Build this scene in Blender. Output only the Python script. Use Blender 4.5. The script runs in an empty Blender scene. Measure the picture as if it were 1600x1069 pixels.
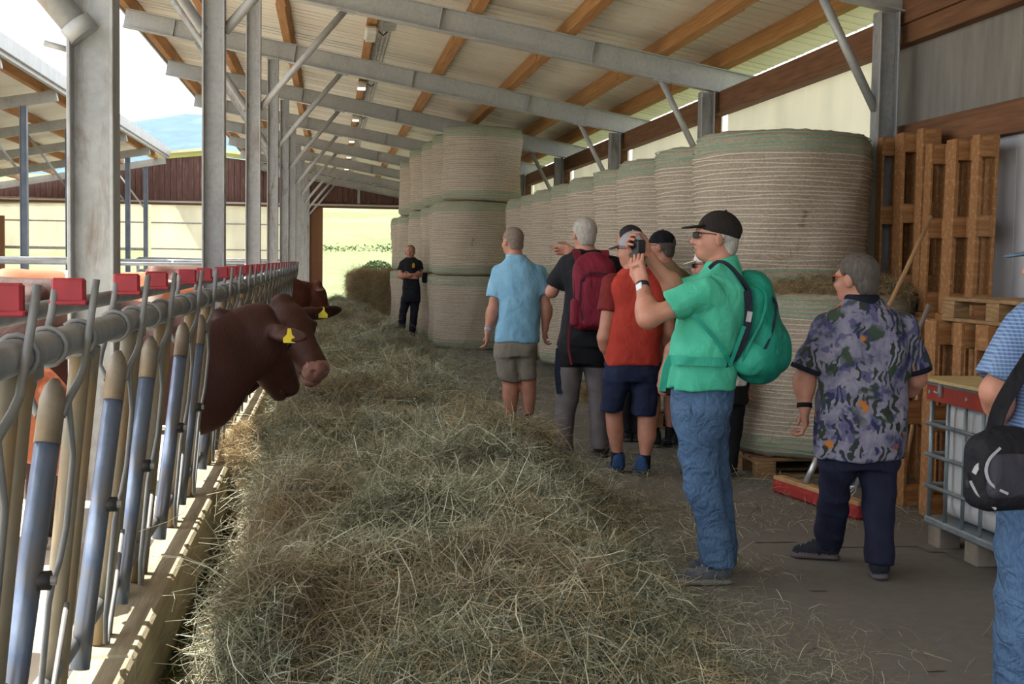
import bpy, bmesh, math, random
import numpy as np
from mathutils import Vector, Matrix
random.seed(7); np.random.seed(7)
SC = bpy.context.scene
COL = SC.collection
# ---------------------------------------------------------------- camera
FPX, YAW, PITCH, ROLL, CAMH = 2060.0, .1377, .0610, .0146, 1.52
cF = np.array([math.sin(YAW)*math.cos(PITCH), math.cos(YAW)*math.cos(PITCH), -math.sin(PITCH)])
_r = np.array([math.cos(YAW), -math.sin(YAW), 0.0]); _u = np.cross(_r, cF)
cR = math.cos(ROLL)*_r + math.sin(ROLL)*_u
cU = -math.sin(ROLL)*_r + math.cos(ROLL)*_u
CP = np.array([0, 0, CAMH])
cam = bpy.data.cameras.new('camera'); cam_o = bpy.data.objects.new('camera', cam); COL.objects.link(cam_o)
cam.sensor_width = 36.0; cam.lens = FPX/1600*36.0; cam.clip_end = 2000; cam.clip_start = .05
cam_o.matrix_world = Matrix(((cR[0], cU[0], -cF[0], CP[0]), (cR[1], cU[1], -cF[1], CP[1]), (cR[2], cU[2], -cF[2], CP[2]), (0, 0, 0, 1)))
SC.camera = cam_o
# ---------------------------------------------------------------- light
W = bpy.data.worlds.new('sky'); SC.world = W; W.use_nodes = True
wn = W.node_tree; wn.nodes.clear()
bg = wn.nodes.new('ShaderNodeBackground'); wo = wn.nodes.new('ShaderNodeOutputWorld')
sk = wn.nodes.new('ShaderNodeTexSky'); sk.sky_type = 'NISHITA'; sk.sun_disc = False
sk.sun_elevation = math.radians(58); sk.sun_rotation = math.radians(-60); sk.air_density = 1.0; sk.dust_density = 4.0; sk.ozone_density = 1.0
mx = wn.nodes.new('ShaderNodeMixRGB'); mx.inputs[0].default_value = .85; mx.inputs[2].default_value = (6.2, 6.4, 6.7, 1)
wn.links.new(sk.outputs[0], mx.inputs[1]); wn.links.new(mx.outputs[0], bg.inputs[0]); wn.links.new(bg.outputs[0], wo.inputs[0])
bg.inputs[1].default_value = .52
sun = bpy.data.lights.new('sun', 'SUN'); sun.energy = 18.0; sun.angle = math.radians(.6); sun.color = (1, .95, .86)
sun_o = bpy.data.objects.new('sun', sun); COL.objects.link(sun_o)
sun_o.rotation_euler = Vector((-.56, .22, 1)).to_track_quat('Z', 'Y').to_euler()
SC.view_settings.view_transform = 'Standard'; SC.view_settings.look = 'None'
SC.view_settings.exposure = -.1; SC.view_settings.gamma = 1; SC.view_settings.use_curve_mapping = False
cy_ = SC.cycles; cy_.max_bounces = 6; cy_.diffuse_bounces = 4; cy_.glossy_bounces = 2; cy_.transmission_bounces = 3; cy_.caustics_reflective = False; cy_.caustics_refractive = False
cy_.use_adaptive_sampling = True; cy_.adaptive_threshold = .035
# ---------------------------------------------------------------- pixel helpers (a pixel is only a direction)
def ray(x, y): return cF + cR*(x-800)/FPX + cU*(534.5-y)/FPX
def onz(x, y, z=0.0): d = ray(x, y); return CP + d*((z-CAMH)/d[2])
def onx(x, y, X): d = ray(x, y); return CP + d*(X/d[0])
def ony(x, y, Y): d = ray(x, y); return CP + d*(Y/d[1])
def at(x, y, Z): return CP + ray(x, y)*Z
EX = np.array([math.cos(YAW), -math.sin(YAW), 0.0]); EY = np.array([math.sin(YAW), math.cos(YAW), 0.0]); EZ = np.array([0, 0, 1.0])
def depth(P): return float((np.asarray(P)-CP) @ cF)
# ---------------------------------------------------------------- materials
MATS = {}
def srgb(c):
    if isinstance(c, str): c = [int(c[i:i+2], 16)/255 for i in (0, 2, 4)]
    return tuple((v/12.92 if v <= .04045 else ((v+.055)/1.055)**2.4) for v in c)
class NT:
    def __init__(s, name):
        s.m = bpy.data.materials.new(name); s.m.use_nodes = True; s.t = s.m.node_tree
        s.b = s.t.nodes['Principled BSDF']; s.out = s.t.nodes['Material Output']; s.co = None
    def n(s, t, **k):
        o = s.t.nodes.new('ShaderNode'+t)
        for a, v in k.items(): setattr(o, a, v)
        return o
    def l(s, a, b): s.t.links.new(a, b)
    def coord(s, kind='Object', scale=(1, 1, 1), rot=(0, 0, 0)):
        c = s.n('TexCoord'); m = s.n('Mapping'); m.inputs['Scale'].default_value = scale; m.inputs['Rotation'].default_value = rot
        s.l(c.outputs[kind], m.inputs[0]); return m.outputs[0]
    def noise(s, co, scale, detail=4, rough=.55, dist=0):
        o = s.n('TexNoise'); o.inputs['Scale'].default_value = scale; o.inputs['Detail'].default_value = detail
        o.inputs['Roughness'].default_value = rough; o.inputs['Distortion'].default_value = dist; s.l(co, o.inputs['Vector']); return o.outputs['Fac']
    def ramp(s, fac, stops, interp='LINEAR'):
        o = s.n('ValToRGB'); r = o.color_ramp; r.interpolation = interp
        while len(r.elements) < len(stops): r.elements.new(.5)
        for e, (p, c) in zip(r.elements, stops): e.position = p; e.color = (*c[:3], 1)
        s.l(fac, o.inputs[0]); return o.outputs[0]
    def mix(s, fac, a, b, mode='MIX'):
        o = s.n('MixRGB', blend_type=mode)
        for i, v in ((0, fac), (1, a), (2, b)):
            if hasattr(v, 'is_linked'): s.l(v, o.inputs[i])
            elif isinstance(v, (int, float)): o.inputs[i].default_value = v
            else: o.inputs[i].default_value = (*v[:3], 1)
        return o.outputs[0]
    def math(s, op, a, b=0.0):
        o = s.n('Math', operation=op)
        for i, v in ((0, a), (1, b)):
            if hasattr(v, 'is_linked'): s.l(v, o.inputs[i])
            else: o.inputs[i].default_value = v
        return o.outputs[0]
    def bump(s, h, st=.3, dist=.01):
        o = s.n('Bump'); o.inputs['Strength'].default_value = st; o.inputs['Distance'].default_value = dist
        s.l(h, o.inputs['Height']); s.l(o.outputs[0], s.b.inputs['Normal'])
    def done(s, rough=.7, metal=0, spec=.4):
        s.b.inputs['Roughness'].default_value = rough; s.b.inputs['Metallic'].default_value = metal
        s.b.inputs['Specular IOR Level'].default_value = spec; return s.m
def mat(name, c1, c2=None, scale=6, rough=.7, bump=.15, metal=0, spec=.35, stretch=(1, 1, 1), c3=None, detail=5, kind='Object', bd=.01):
    if name in MATS: return MATS[name]
    t = NT(name); c1 = srgb(c1); c2 = srgb(c2) if c2 else tuple(v*.8 for v in c1)
    co = t.coord(kind, stretch); f = t.noise(co, scale, detail)
    st = [(.3, c1), (.7, c2)] if not c3 else [(.28, c1), (.52, c2), (.74, srgb(c3))]
    t.l(t.ramp(f, st), t.b.inputs['Base Color'])
    if bump: t.bump(t.noise(co, scale*3.1, detail), bump, bd)
    MATS[name] = t.done(rough, metal, spec); return MATS[name]
# ---------------------------------------------------------------- object helpers
def link(o, parent=None, label=None, cat=None, group=None, kind=None):
    if o.name not in COL.objects: COL.objects.link(o)
    if parent is not None: o.parent = parent
    for k, v in (('label', label), ('category', cat), ('group', group), ('kind', kind)):
        if v: o[k] = v
    return o
def empty(name, loc, label=None, cat=None, group=None, rz=0):
    o = bpy.data.objects.new(name, None); o.location = loc; o.rotation_euler = (0, 0, rz); o.empty_display_size = .1
    return link(o, None, label, cat, group)
def mesh_obj(name, me, m, parent=None, loc=None, **k):
    o = bpy.data.objects.new(name, me)
    for mm in (m if isinstance(m, (list, tuple)) else [m]):
        if len(me.materials) < (len(m) if isinstance(m, (list, tuple)) else 1): me.materials.append(mm)
    if loc is not None: o.location = loc
    return link(o, parent, **k)
def copy_tree(o, parent=None, **k):
    c = o.copy(); COL.objects.link(c); c.parent = parent
    for a, v in k.items(): c[a] = v
    for ch in list(o.children): copy_tree(ch, c)
    return c
class MB:
    """collects simple shapes into one mesh"""
    def __init__(s): s.bm = bmesh.new(); s.mi = 0
    def _new(s, fs, smooth):
        for f in fs: f.material_index = s.mi; f.smooth = smooth
    def box(s, c, size, rot=None, bev=0):
        m = Matrix.Translation(Vector(c)) @ (rot.to_4x4() if rot else Matrix.Identity(4)) @ Matrix.Diagonal((*size, 1))
        r = bmesh.ops.create_cube(s.bm, size=1, matrix=m)
        fs = {f for v in r['verts'] for f in v.link_faces}; s._new(fs, False)
        if bev:
            es = {e for v in r['verts'] for e in v.link_edges}
            g = bmesh.ops.bevel(s.bm, geom=list(es), offset=bev, segments=1, affect='EDGES'); s._new(g['faces'], False)
        return s
    def bx(s, lo, hi, bev=0): return s.box([(a+b)/2 for a, b in zip(lo, hi)], [b-a for a, b in zip(lo, hi)], None, bev)
    def beam(s, a, b, w, h, up=(0, 0, 1), bev=0):
        a, b = Vector(a), Vector(b); d = (b-a); L = d.length; d.normalize(); up = Vector(up)
        x = d.cross(up).normalized(); z = x.cross(d)
        return s.box((a+b)/2, (w, L, h), Matrix((x, d, z)).transposed(), bev)
    def tube(s, pts, r, n=10, cap=True, radii=None):
        pts = [Vector(p) for p in pts]; rings = []; x = None
        for i, p in enumerate(pts):
            d = (pts[min(i+1, len(pts)-1)]-pts[max(i-1, 0)]).normalized()
            if x is None: x = d.cross(Vector((0, 0, 1)) if abs(d.z) < .8 else Vector((1, 0, 0))).normalized()
            x = (x-d*x.dot(d)).normalized(); y = d.cross(x); rr = radii[i] if radii else r
            rings.append([s.bm.verts.new(p+(x*math.cos(2*math.pi*k/n)+y*math.sin(2*math.pi*k/n))*rr) for k in range(n)])
        fs = []
        for a, b in zip(rings, rings[1:]):
            for k in range(n): fs.append(s.bm.faces.new((a[k], a[(k+1) % n], b[(k+1) % n], b[k])))
        s._new(fs, True)
        if cap: s._new([s.bm.faces.new(rings[0][::-1]), s.bm.faces.new(rings[-1])], False)
        return s
    def poly(s, pts, thick=None):
        vs = [s.bm.verts.new(Vector(p)) for p in pts]; f = s.bm.faces.new(vs); s._new([f], False)
        if thick:
            g = bmesh.ops.extrude_face_region(s.bm, geom=[f]); ev = [e for e in g['geom'] if isinstance(e, bmesh.types.BMVert)]
            for v in ev: v.co += Vector(thick)
            s._new({ff for v in ev for ff in v.link_faces}, False)
        return s
    def ball(s, c, r, seg=12, sc=(1, 1, 1)):
        m = Matrix.Translation(Vector(c)) @ Matrix.Diagonal((*sc, 1))
        g = bmesh.ops.create_uvsphere(s.bm, u_segments=seg, v_segments=seg//2+2, radius=r, matrix=m)
        s._new({f for v in g['verts'] for f in v.link_faces}, True); return s
    def mesh(s, name='m'):
        bmesh.ops.recalc_face_normals(s.bm, faces=s.bm.faces)
        me = bpy.data.meshes.new(name); s.bm.to_mesh(me); s.bm.free(); return me
    def build(s, name, m, parent=None, loc=None, **k): return mesh_obj(name, s.mesh(name), m, parent, loc, **k)
def pymesh(name, v, f, smooth=True):
    me = bpy.data.meshes.new(name); v = np.asarray(v, np.float32); f = np.asarray(f, np.int32)
    me.vertices.add(len(v)); me.vertices.foreach_set('co', v.ravel())
    n = f.shape[1]; me.loops.add(f.size); me.loops.foreach_set('vertex_index', f.ravel())
    me.polygons.add(len(f)); me.polygons.foreach_set('loop_start', np.arange(0, f.size, n, dtype=np.int32))
    me.polygons.foreach_set('use_smooth', np.full(len(f), smooth)); me.update(calc_edges=True); return me
# ---------------------------------------------------------------- implicit surfaces: one smooth skin over blended shapes
def _n(v): v = np.asarray(v, float); return v/np.linalg.norm(v)
def P_cone(a, b, ra, rb, flat=None, fk=1.0, clip=None):
    a, b = np.asarray(a, float), np.asarray(b, float); ba = b-a; L2 = ba@ba+1e-12; R = max(ra, rb)/min(fk, 1)
    def fn(x, y, z):
        px, py, pz = x-a[0], y-a[1], z-a[2]
        t = np.clip((px*ba[0]+py*ba[1]+pz*ba[2])/L2, 0, 1)
        qx, qy, qz = px-t*ba[0], py-t*ba[1], pz-t*ba[2]
        q2 = qx*qx+qy*qy+qz*qz
        if flat is not None:
            w = qx*flat[0]+qy*flat[1]+qz*flat[2]; q2 = q2+(fk*fk-1)*w*w
        d = np.sqrt(q2)-(ra+(rb-ra)*t)
        if clip is not None:
            for c, n in clip: d = np.maximum(d, (x-c[0])*n[0]+(y-c[1])*n[1]+(z-c[2])*n[2])
        return d
    return fn, np.minimum(a, b)-R, np.maximum(a, b)+R
def P_ell(c, r, ax=None, clip=None):
    c = np.asarray(c, float); r = np.asarray(r, float); A = np.eye(3) if ax is None else np.array([_n(v) for v in ax])
    ext = np.sqrt(((A*r[:, None])**2).sum(0))
    def fn(x, y, z):
        px, py, pz = x-c[0], y-c[1], z-c[2]; k0 = 0; k1 = 0
        for i in range(3):
            q = (px*A[i, 0]+py*A[i, 1]+pz*A[i, 2])/r[i]; k0 = k0+q*q; k1 = k1+(q/r[i])**2
        k0 = np.sqrt(k0); d = k0*(k0-1)/(np.sqrt(k1)+1e-6)
        if clip is not None:
            for cc, n in clip: d = np.maximum(d, (x-cc[0])*n[0]+(y-cc[1])*n[1]+(z-cc[2])*n[2])
        return d
    return fn, c-ext, c+ext
def P_box(c, half, rad, ax=None):
    c = np.asarray(c, float); A = np.eye(3) if ax is None else np.array([_n(v) for v in ax]); h = np.asarray(half, float)
    ext = (np.abs(A)*h[:, None]).sum(0)
    def fn(x, y, z):
        px, py, pz = x-c[0], y-c[1], z-c[2]; o = 0; m = None
        for i in range(3):
            q = np.abs(px*A[i, 0]+py*A[i, 1]+pz*A[i, 2])-(h[i]-rad); o = o+np.maximum(q, 0)**2; m = q if m is None else np.maximum(m, q)
        return np.sqrt(o)+np.minimum(m, 0)-rad
    return fn, c-ext, c+ext
def P_stack(lev, ex, ey, n=2.4):
    """elliptic sections up the z axis: lev = [(z, cx, cy, a, b)]; ex, ey horizontal section axes"""
    L = np.array(sorted(lev)); zz = np.linspace(L[0, 0], L[-1, 0], 160)
    cols = []
    for i in range(1, 5):
        v = np.interp(zz, L[:, 0], L[:, i]); p = np.pad(v, 6, mode='edge'); v2 = np.convolve(p, np.ones(13)/13, 'valid'); cols.append(v2)
    A = cols[2].max(); B = cols[3].max(); m = max(A, B)
    lo = np.array([cols[0].min()-m, cols[1].min()-m, L[0, 0]]); hi = np.array([cols[0].max()+m, cols[1].max()+m, L[-1, 0]])
    def fn(x, y, z):
        cx, cy, a, b = (np.interp(z, zz, c) for c in cols)
        px, py = x-cx, y-cy; u = np.abs(px*ex[0]+py*ex[1])/a; v = np.abs(px*ey[0]+py*ey[1])/b
        g = (u**n+v**n)**(1/n); d = (g-1)*np.minimum(a, b)
        return np.maximum(d, np.maximum(z-L[-1, 0], L[0, 0]-z))
    return fn, lo, hi
_rs = np.random.RandomState(3)
_WV = [(_rs.randn(3), _rs.rand()*6.28) for _ in range(24)]
def waves(x, y, z, freq, n=6, off=0, an=(1, 1, 1)):
    s = 0
    for i in range(n):
        k, p = _WV[(i+off) % 24]; k = k*freq*np.asarray(an); s = s+np.sin(k[0]*x+k[1]*y+k[2]*z+p+1.7*np.sin(.6*(k[1]*x-k[0]*y+k[0]*z)))
    return s/n
def nets(D, lo, h, lab=None):
    s = D < 0; c = np.zeros(np.array(s.shape)-1, np.int8)
    for i in (0, 1):
        for j in (0, 1):
            for k in (0, 1): c += s[i:i+c.shape[0], j:j+c.shape[1], k:k+c.shape[2]]
    act = (c > 0) & (c < 8); I = np.argwhere(act); idx = np.full(act.shape, -1, np.int32); idx[act] = np.arange(len(I))
    acc = np.zeros((len(I), 3)); cnt = np.zeros(len(I))
    for ax in range(3):
        o = [a for a in range(3) if a != ax]
        for p in (0, 1):
            for q in (0, 1):
                a = I.copy(); a[:, o[0]] += p; a[:, o[1]] += q; b = a.copy(); b[:, ax] += 1
                da = D[tuple(a.T)]; db = D[tuple(b.T)]; m = (da < 0) != (db < 0)
                t = da[m]/(da[m]-db[m]); pt = a[m].astype(float); pt[:, ax] += t; acc[m] += pt; cnt[m] += 1
    V = acc/cnt[:, None]*h+np.asarray(lo)
    Q = []
    for ax in range(3):
        o = [a for a in range(3) if a != ax]
        sl0 = [slice(None)]*3; sl1 = [slice(None)]*3; sl0[ax] = slice(0, -1); sl1[ax] = slice(1, None)
        ch = s[tuple(sl0)] != s[tuple(sl1)]; E = np.argwhere(ch)
        ok = (E[:, o[0]] > 0) & (E[:, o[1]] > 0) & (E[:, o[0]] < idx.shape[o[0]]) & (E[:, o[1]] < idx.shape[o[1]]); E = E[ok]
        def g(p, q): e = E.copy(); e[:, o[0]] -= p; e[:, o[1]] -= q; return idx[tuple(e.T)]
        qd = np.stack([g(1, 1), g(0, 1), g(0, 0), g(1, 0)], 1); ins = s[tuple(E.T)]
        fl = ins if ax != 1 else ~ins
        qd[~fl] = qd[~fl][:, ::-1]; Q.append(qd)
    Q = np.concatenate(Q); L = None
    if lab is not None: L = lab[tuple(np.round((V-lo)/h).astype(int).clip(0, np.array(lab.shape)-1).T)][Q[:, 0]]
    return V, Q, L
def field(prims, lo, hi, h, fold=None):
    lo = np.asarray(lo, float)-2*h; n = np.ceil((np.asarray(hi, float)+2*h-lo)/h).astype(int)+1
    D = np.full(n, 1.0, np.float32); lab = np.zeros(n, np.int8); ax = [lo[i]+np.arange(n[i])*h for i in range(3)]
    for p in prims:
        (fn, a, b), k, op, mi = p
        m = k+3*h; i0 = np.clip(((a-m-lo)/h).astype(int), 0, n); i1 = np.clip(((b+m-lo)/h).astype(int)+2, 0, n)
        if (i1 <= i0).any(): continue
        sl = tuple(slice(i0[i], i1[i]) for i in range(3))
        x, y, z = ax[0][sl[0]][:, None, None], ax[1][sl[1]][None, :, None], ax[2][sl[2]][None, None, :]
        d = fn(x, y, z).astype(np.float32); d = np.broadcast_to(d, D[sl].shape); o = D[sl]
        if op == 'u':
            hh = np.maximum(k-np.abs(o-d), 0)/max(k, 1e-6); lab[sl] = np.where(d < o, mi, lab[sl]); D[sl] = np.minimum(o, d)-hh*hh*k*.25
        elif op == 's':
            d = -d; hh = np.maximum(k-np.abs(o-d), 0)/max(k, 1e-6); lab[sl] = np.where(d > o, mi, lab[sl]) if mi >= 0 else lab[sl]; D[sl] = np.maximum(o, d)+hh*hh*k*.25
        elif op == 'i': D[sl] = np.maximum(o, d)
        elif op == 'l': lab[sl] = np.where(d < 0, mi, lab[sl])
    if fold is not None: D += fold(ax[0][:, None, None], ax[1][None, :, None], ax[2][None, None, :]).astype(np.float32)
    return D, lo, lab
def U_(p, k=.02, mi=0): return (p, k, 'u', mi)
def S_(p, k=.005, mi=-1): return (p, k, 's', mi)
def L_(p, mi): return (p, 0.0, 'l', mi)
def skin_mesh(name, prims, h, fine=(), fold=None, origin=(0, 0, 0), smooth_it=0):
    """fine = [(lo, hi, h)] boxes where the same surface is meshed finer"""
    lo = np.min([p[0][1] for p in prims if p[2] == 'u'], 0); hi = np.max([p[0][2] for p in prims if p[2] == 'u'], 0)
    D, l0, lab = field(prims, lo, hi, h, fold); V, Q, L = nets(D, l0, h, lab); Vs, Qs, Ls = [V], [], []
    keep = np.ones(len(Q), bool); c = V[Q].mean(1)
    for (a, b, hf) in fine: keep &= ~((c > np.asarray(a)+h*.3) & (c < np.asarray(b)-h*.3)).all(1)
    Qs.append(Q[keep]); Ls.append(L[keep]); off = len(V)
    for (a, b, hf) in fine:
        a, b = np.asarray(a, float), np.asarray(b, float)
        D, l0, lab = field(prims, a, b, hf, fold); v, q, l = nets(D, l0, hf, lab); cc = v[q].mean(1)
        kk = ((cc > a-hf) & (cc < b+hf)).all(1); Vs.append(v); Qs.append(q[kk]+off); Ls.append(l[kk]); off += len(v)
    V = np.concatenate(Vs); Q = np.concatenate(Qs); L = np.concatenate(Ls)
    used = np.zeros(len(V), bool); used[Q.ravel()] = True; mp = np.cumsum(used)-1; V = V[used]; Q = mp[Q]
    me = pymesh(name, V-np.asarray(origin), Q); me.polygons.foreach_set('material_index', L.astype(np.int32)); return me
# ================================================================ materials for the setting
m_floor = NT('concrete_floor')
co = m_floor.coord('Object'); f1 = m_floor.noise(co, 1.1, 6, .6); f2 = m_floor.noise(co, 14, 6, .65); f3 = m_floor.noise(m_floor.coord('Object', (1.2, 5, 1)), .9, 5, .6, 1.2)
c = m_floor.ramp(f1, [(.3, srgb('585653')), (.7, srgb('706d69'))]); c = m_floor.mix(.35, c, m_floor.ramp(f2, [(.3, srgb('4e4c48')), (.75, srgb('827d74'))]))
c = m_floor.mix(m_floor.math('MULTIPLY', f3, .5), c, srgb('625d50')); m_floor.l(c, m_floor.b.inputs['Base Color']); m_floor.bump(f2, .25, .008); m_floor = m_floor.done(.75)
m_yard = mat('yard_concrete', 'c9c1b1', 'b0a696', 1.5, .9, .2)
def steel_mat(name, a, b, c3, dirt=.45):
    t = NT(name); co = t.coord('Object'); n1 = t.noise(co, 2.2, 6, .6); n2 = t.noise(co, 24, 4, .6); n3 = t.noise(t.coord('Object', (6, 6, 1.3)), 1.6, 6, .7, .6)
    c = t.ramp(n1, [(.3, srgb(a)), (.7, srgb(b))]); c = t.mix(.3, c, t.ramp(n2, [(.35, srgb(a)), (.7, srgb(c3))]))
    d = t.ramp(n3, [(.52, (0, 0, 0)), (.70, (1, 1, 1))]); c = t.mix(t.math('MULTIPLY', d, dirt), c, srgb('6f5a47'))
    t.l(c, t.b.inputs['Base Color']); t.bump(n2, .15, .004); return t.done(.5, .25, .4)
m_steel = steel_mat('galvanised_steel', 'a8a9a8', '8d9092', '77797a', .75)
m_steel_clean = steel_mat('galvanised_rafter', 'b4b5b2', '9c9e9d', '8a8c8c', .2)
m_steel_blue = mat('blue_grey_steel', '8d97a6', '76808f', 3, .5, .05, .3)
m_purlin = mat('orange_timber', 'b0814f', '8f6137', 3, .7, .2, stretch=(12, .5, 12))
m_wood = mat('pallet_timber', 'b58a5c', '8a5f3a', 3, .75, .25, stretch=(8, 8, 1.0), c3='a67848')
m_wood_x = mat('pallet_timber_lying', 'a98a62', '7f6344', 3, .8, .25, stretch=(2, 2, 9), c3='98794f')
m_beam = mat('brown_beam', '7d573a', '5c3d29', 3, .75, .2, stretch=(10, .6, 10))
m_board = mat('red_brown_board', '6f4f47', '533a34', 2.2, .8, .2, stretch=(9, 9, .7), c3='86695f')
m_ceil = NT('roof_panel_white'); co = m_ceil.coord('Object', (1, 1, 1)); n = m_ceil.noise(co, .8, 5, .6)
m_ceil.l(m_ceil.ramp(n, [(.3, srgb('e0dbcf')), (.7, srgb('cec8ba'))]), m_ceil.b.inputs['Base Color'])
wv = m_ceil.n('TexWave'); wv.inputs['Scale'].default_value = 3.2; wv.bands_direction = 'Y'; m_ceil.l(co, wv.inputs['Vector']); m_ceil.bump(wv.outputs['Fac'], .08, .01); m_ceil = m_ceil.done(.42, 0, .45)
m_wallwhite = mat('white_wall_panel', 'c9c9cb', 'b6b7bb', 2.0, .8, .08, c3='a9aaad', stretch=(1, 1, .5))
m_wallgrey = mat('grey_wall_panel', '87837c', '74706a', 2.5, .9, .12, stretch=(1, 3, .6))
def translucent(name, col, tr=.6):
    t = NT(name); t.t.nodes.remove(t.b); d = t.n('BsdfDiffuse'); r = t.n('BsdfTranslucent'); m = t.n('MixShader'); m.inputs[0].default_value = tr
    n = t.noise(t.coord('Object', (1, 1, .4)), 1.6, 4); cc = t.ramp(n, [(.3, srgb(col)), (.75, tuple(v*.85 for v in srgb(col)))])
    for x in (d, r): t.l(cc, x.inputs[0])
    t.l(d.outputs[0], m.inputs[1]); t.l(r.outputs[0], m.inputs[2]); t.l(m.outputs[0], t.out.inputs[0]); return t.m
m_curtain = translucent('white_curtain', 'f6f1e4', .62)
m_grass = mat('meadow_grass', '666f4a', '59623e', .25, 1, .3, c3='747b57', detail=8)
m_forest = mat('hazy_forest', '4a6170', '3f5563', .05, 1, .0, c3='566d7b', detail=8)  # blue-grey distance haze is mixed into the forest colour itself
# ================================================================ floor and ground
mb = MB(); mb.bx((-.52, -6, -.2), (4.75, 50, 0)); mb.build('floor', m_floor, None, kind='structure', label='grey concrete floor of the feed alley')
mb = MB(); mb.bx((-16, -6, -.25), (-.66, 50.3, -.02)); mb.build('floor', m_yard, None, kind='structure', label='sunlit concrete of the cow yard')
def terrain(x, y):
    d = np.maximum(y-54, 0); z = .055*d + .00012*d*d - .12 - .03*np.clip(-x-8,0,60)*np.clip(d/40,0,1)
    z = z + .9*np.clip((d-32)/3, 0, 1) + .7*np.clip((d-60)/4, 0, 1)
    z += .25*np.sin(x*.11+1)*np.clip(d/20, 0, 1)
    s = np.maximum(np.maximum(x-6, -18-x), 0); return z - .03*s*np.clip(1-d/30, 0, 1)
gx_ = np.linspace(-170, 150, 81); gy_ = np.concatenate([np.linspace(-25, 50, 16), np.linspace(53, 260, 62)])
X, Y = np.meshgrid(gx_, gy_, indexing='ij'); Z = terrain(X, Y)
V = np.stack([X, Y, Z-.05], -1).reshape(-1, 3); ny = len(gy_); i, j = np.meshgrid(np.arange(len(gx_)-1), np.arange(ny-1), indexing='ij'); a = (i*ny+j).ravel()
mesh_obj('ground', pymesh('ground', V, np.stack([a, a+ny, a+ny+1, a+1], 1)), m_grass, kind='structure', label='bright meadow rising behind the barn')
# wooded hill on the horizon
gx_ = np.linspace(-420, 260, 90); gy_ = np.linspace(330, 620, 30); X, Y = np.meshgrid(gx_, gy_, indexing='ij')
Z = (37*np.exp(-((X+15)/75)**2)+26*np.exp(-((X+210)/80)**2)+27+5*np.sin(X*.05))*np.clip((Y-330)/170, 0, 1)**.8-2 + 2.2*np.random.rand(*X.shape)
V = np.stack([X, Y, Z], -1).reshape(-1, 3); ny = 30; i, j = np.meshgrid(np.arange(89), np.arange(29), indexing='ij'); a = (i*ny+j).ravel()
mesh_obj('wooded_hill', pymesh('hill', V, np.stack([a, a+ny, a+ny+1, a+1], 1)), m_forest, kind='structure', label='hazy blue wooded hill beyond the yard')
# ================================================================ steel frames
B_, Y0, XL, XR, XE = 5.0, 4.97, -.85, 4.31, -3.0
SL = (4.45-3.53)/(XR-XL)
def zb(x): return 4.45-SL*(x-XL)          # underside of the rafters
RH, PH = .27, .2
def ibeam_col(name, x, y, z0, z1, parent, base=True):
    mb = MB()
    for s in (-1, 1): mb.bx((x+s*.074-.007, y-.078, z0), (x+s*.074+.007, y+.078, z1), .003)
    mb.bx((x-.07, y-.005, z0), (x+.07, y+.005, z1))
    if base: mb.bx((x-.12, y-.12, z0), (x+.12, y+.12, z0+.02))
    return mb.build(name, m_steel, parent)
def ibeam_raf(name, xa, xb, y, zf, parent, mt, h=RH, taper=True):
    mb = MB(); th = math.atan2(zf(xb)-zf(xa), xb-xa); n = (-math.sin(th), 0, math.cos(th))
    def P(x, o): return (x+n[0]*o, y, zf(x)+n[2]*o)
    mb.beam(P(xa, .006), P(xb, .006), .15, .012, n); mb.beam(P(xa, h-.006), P(xb+(.12 if taper else 0), h-.006), .15, .012, n)
    mb.beam(P(xa, h/2), P(xb, h/2), .01, h-.02, n)
    k = xa+.7
    while k < xb-.3: mb.beam(P(k, .012), P(k, h-.012), .13, .012, (1, 0, 0)); k += 1.74
    return mb.build(name, mt, parent)
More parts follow.
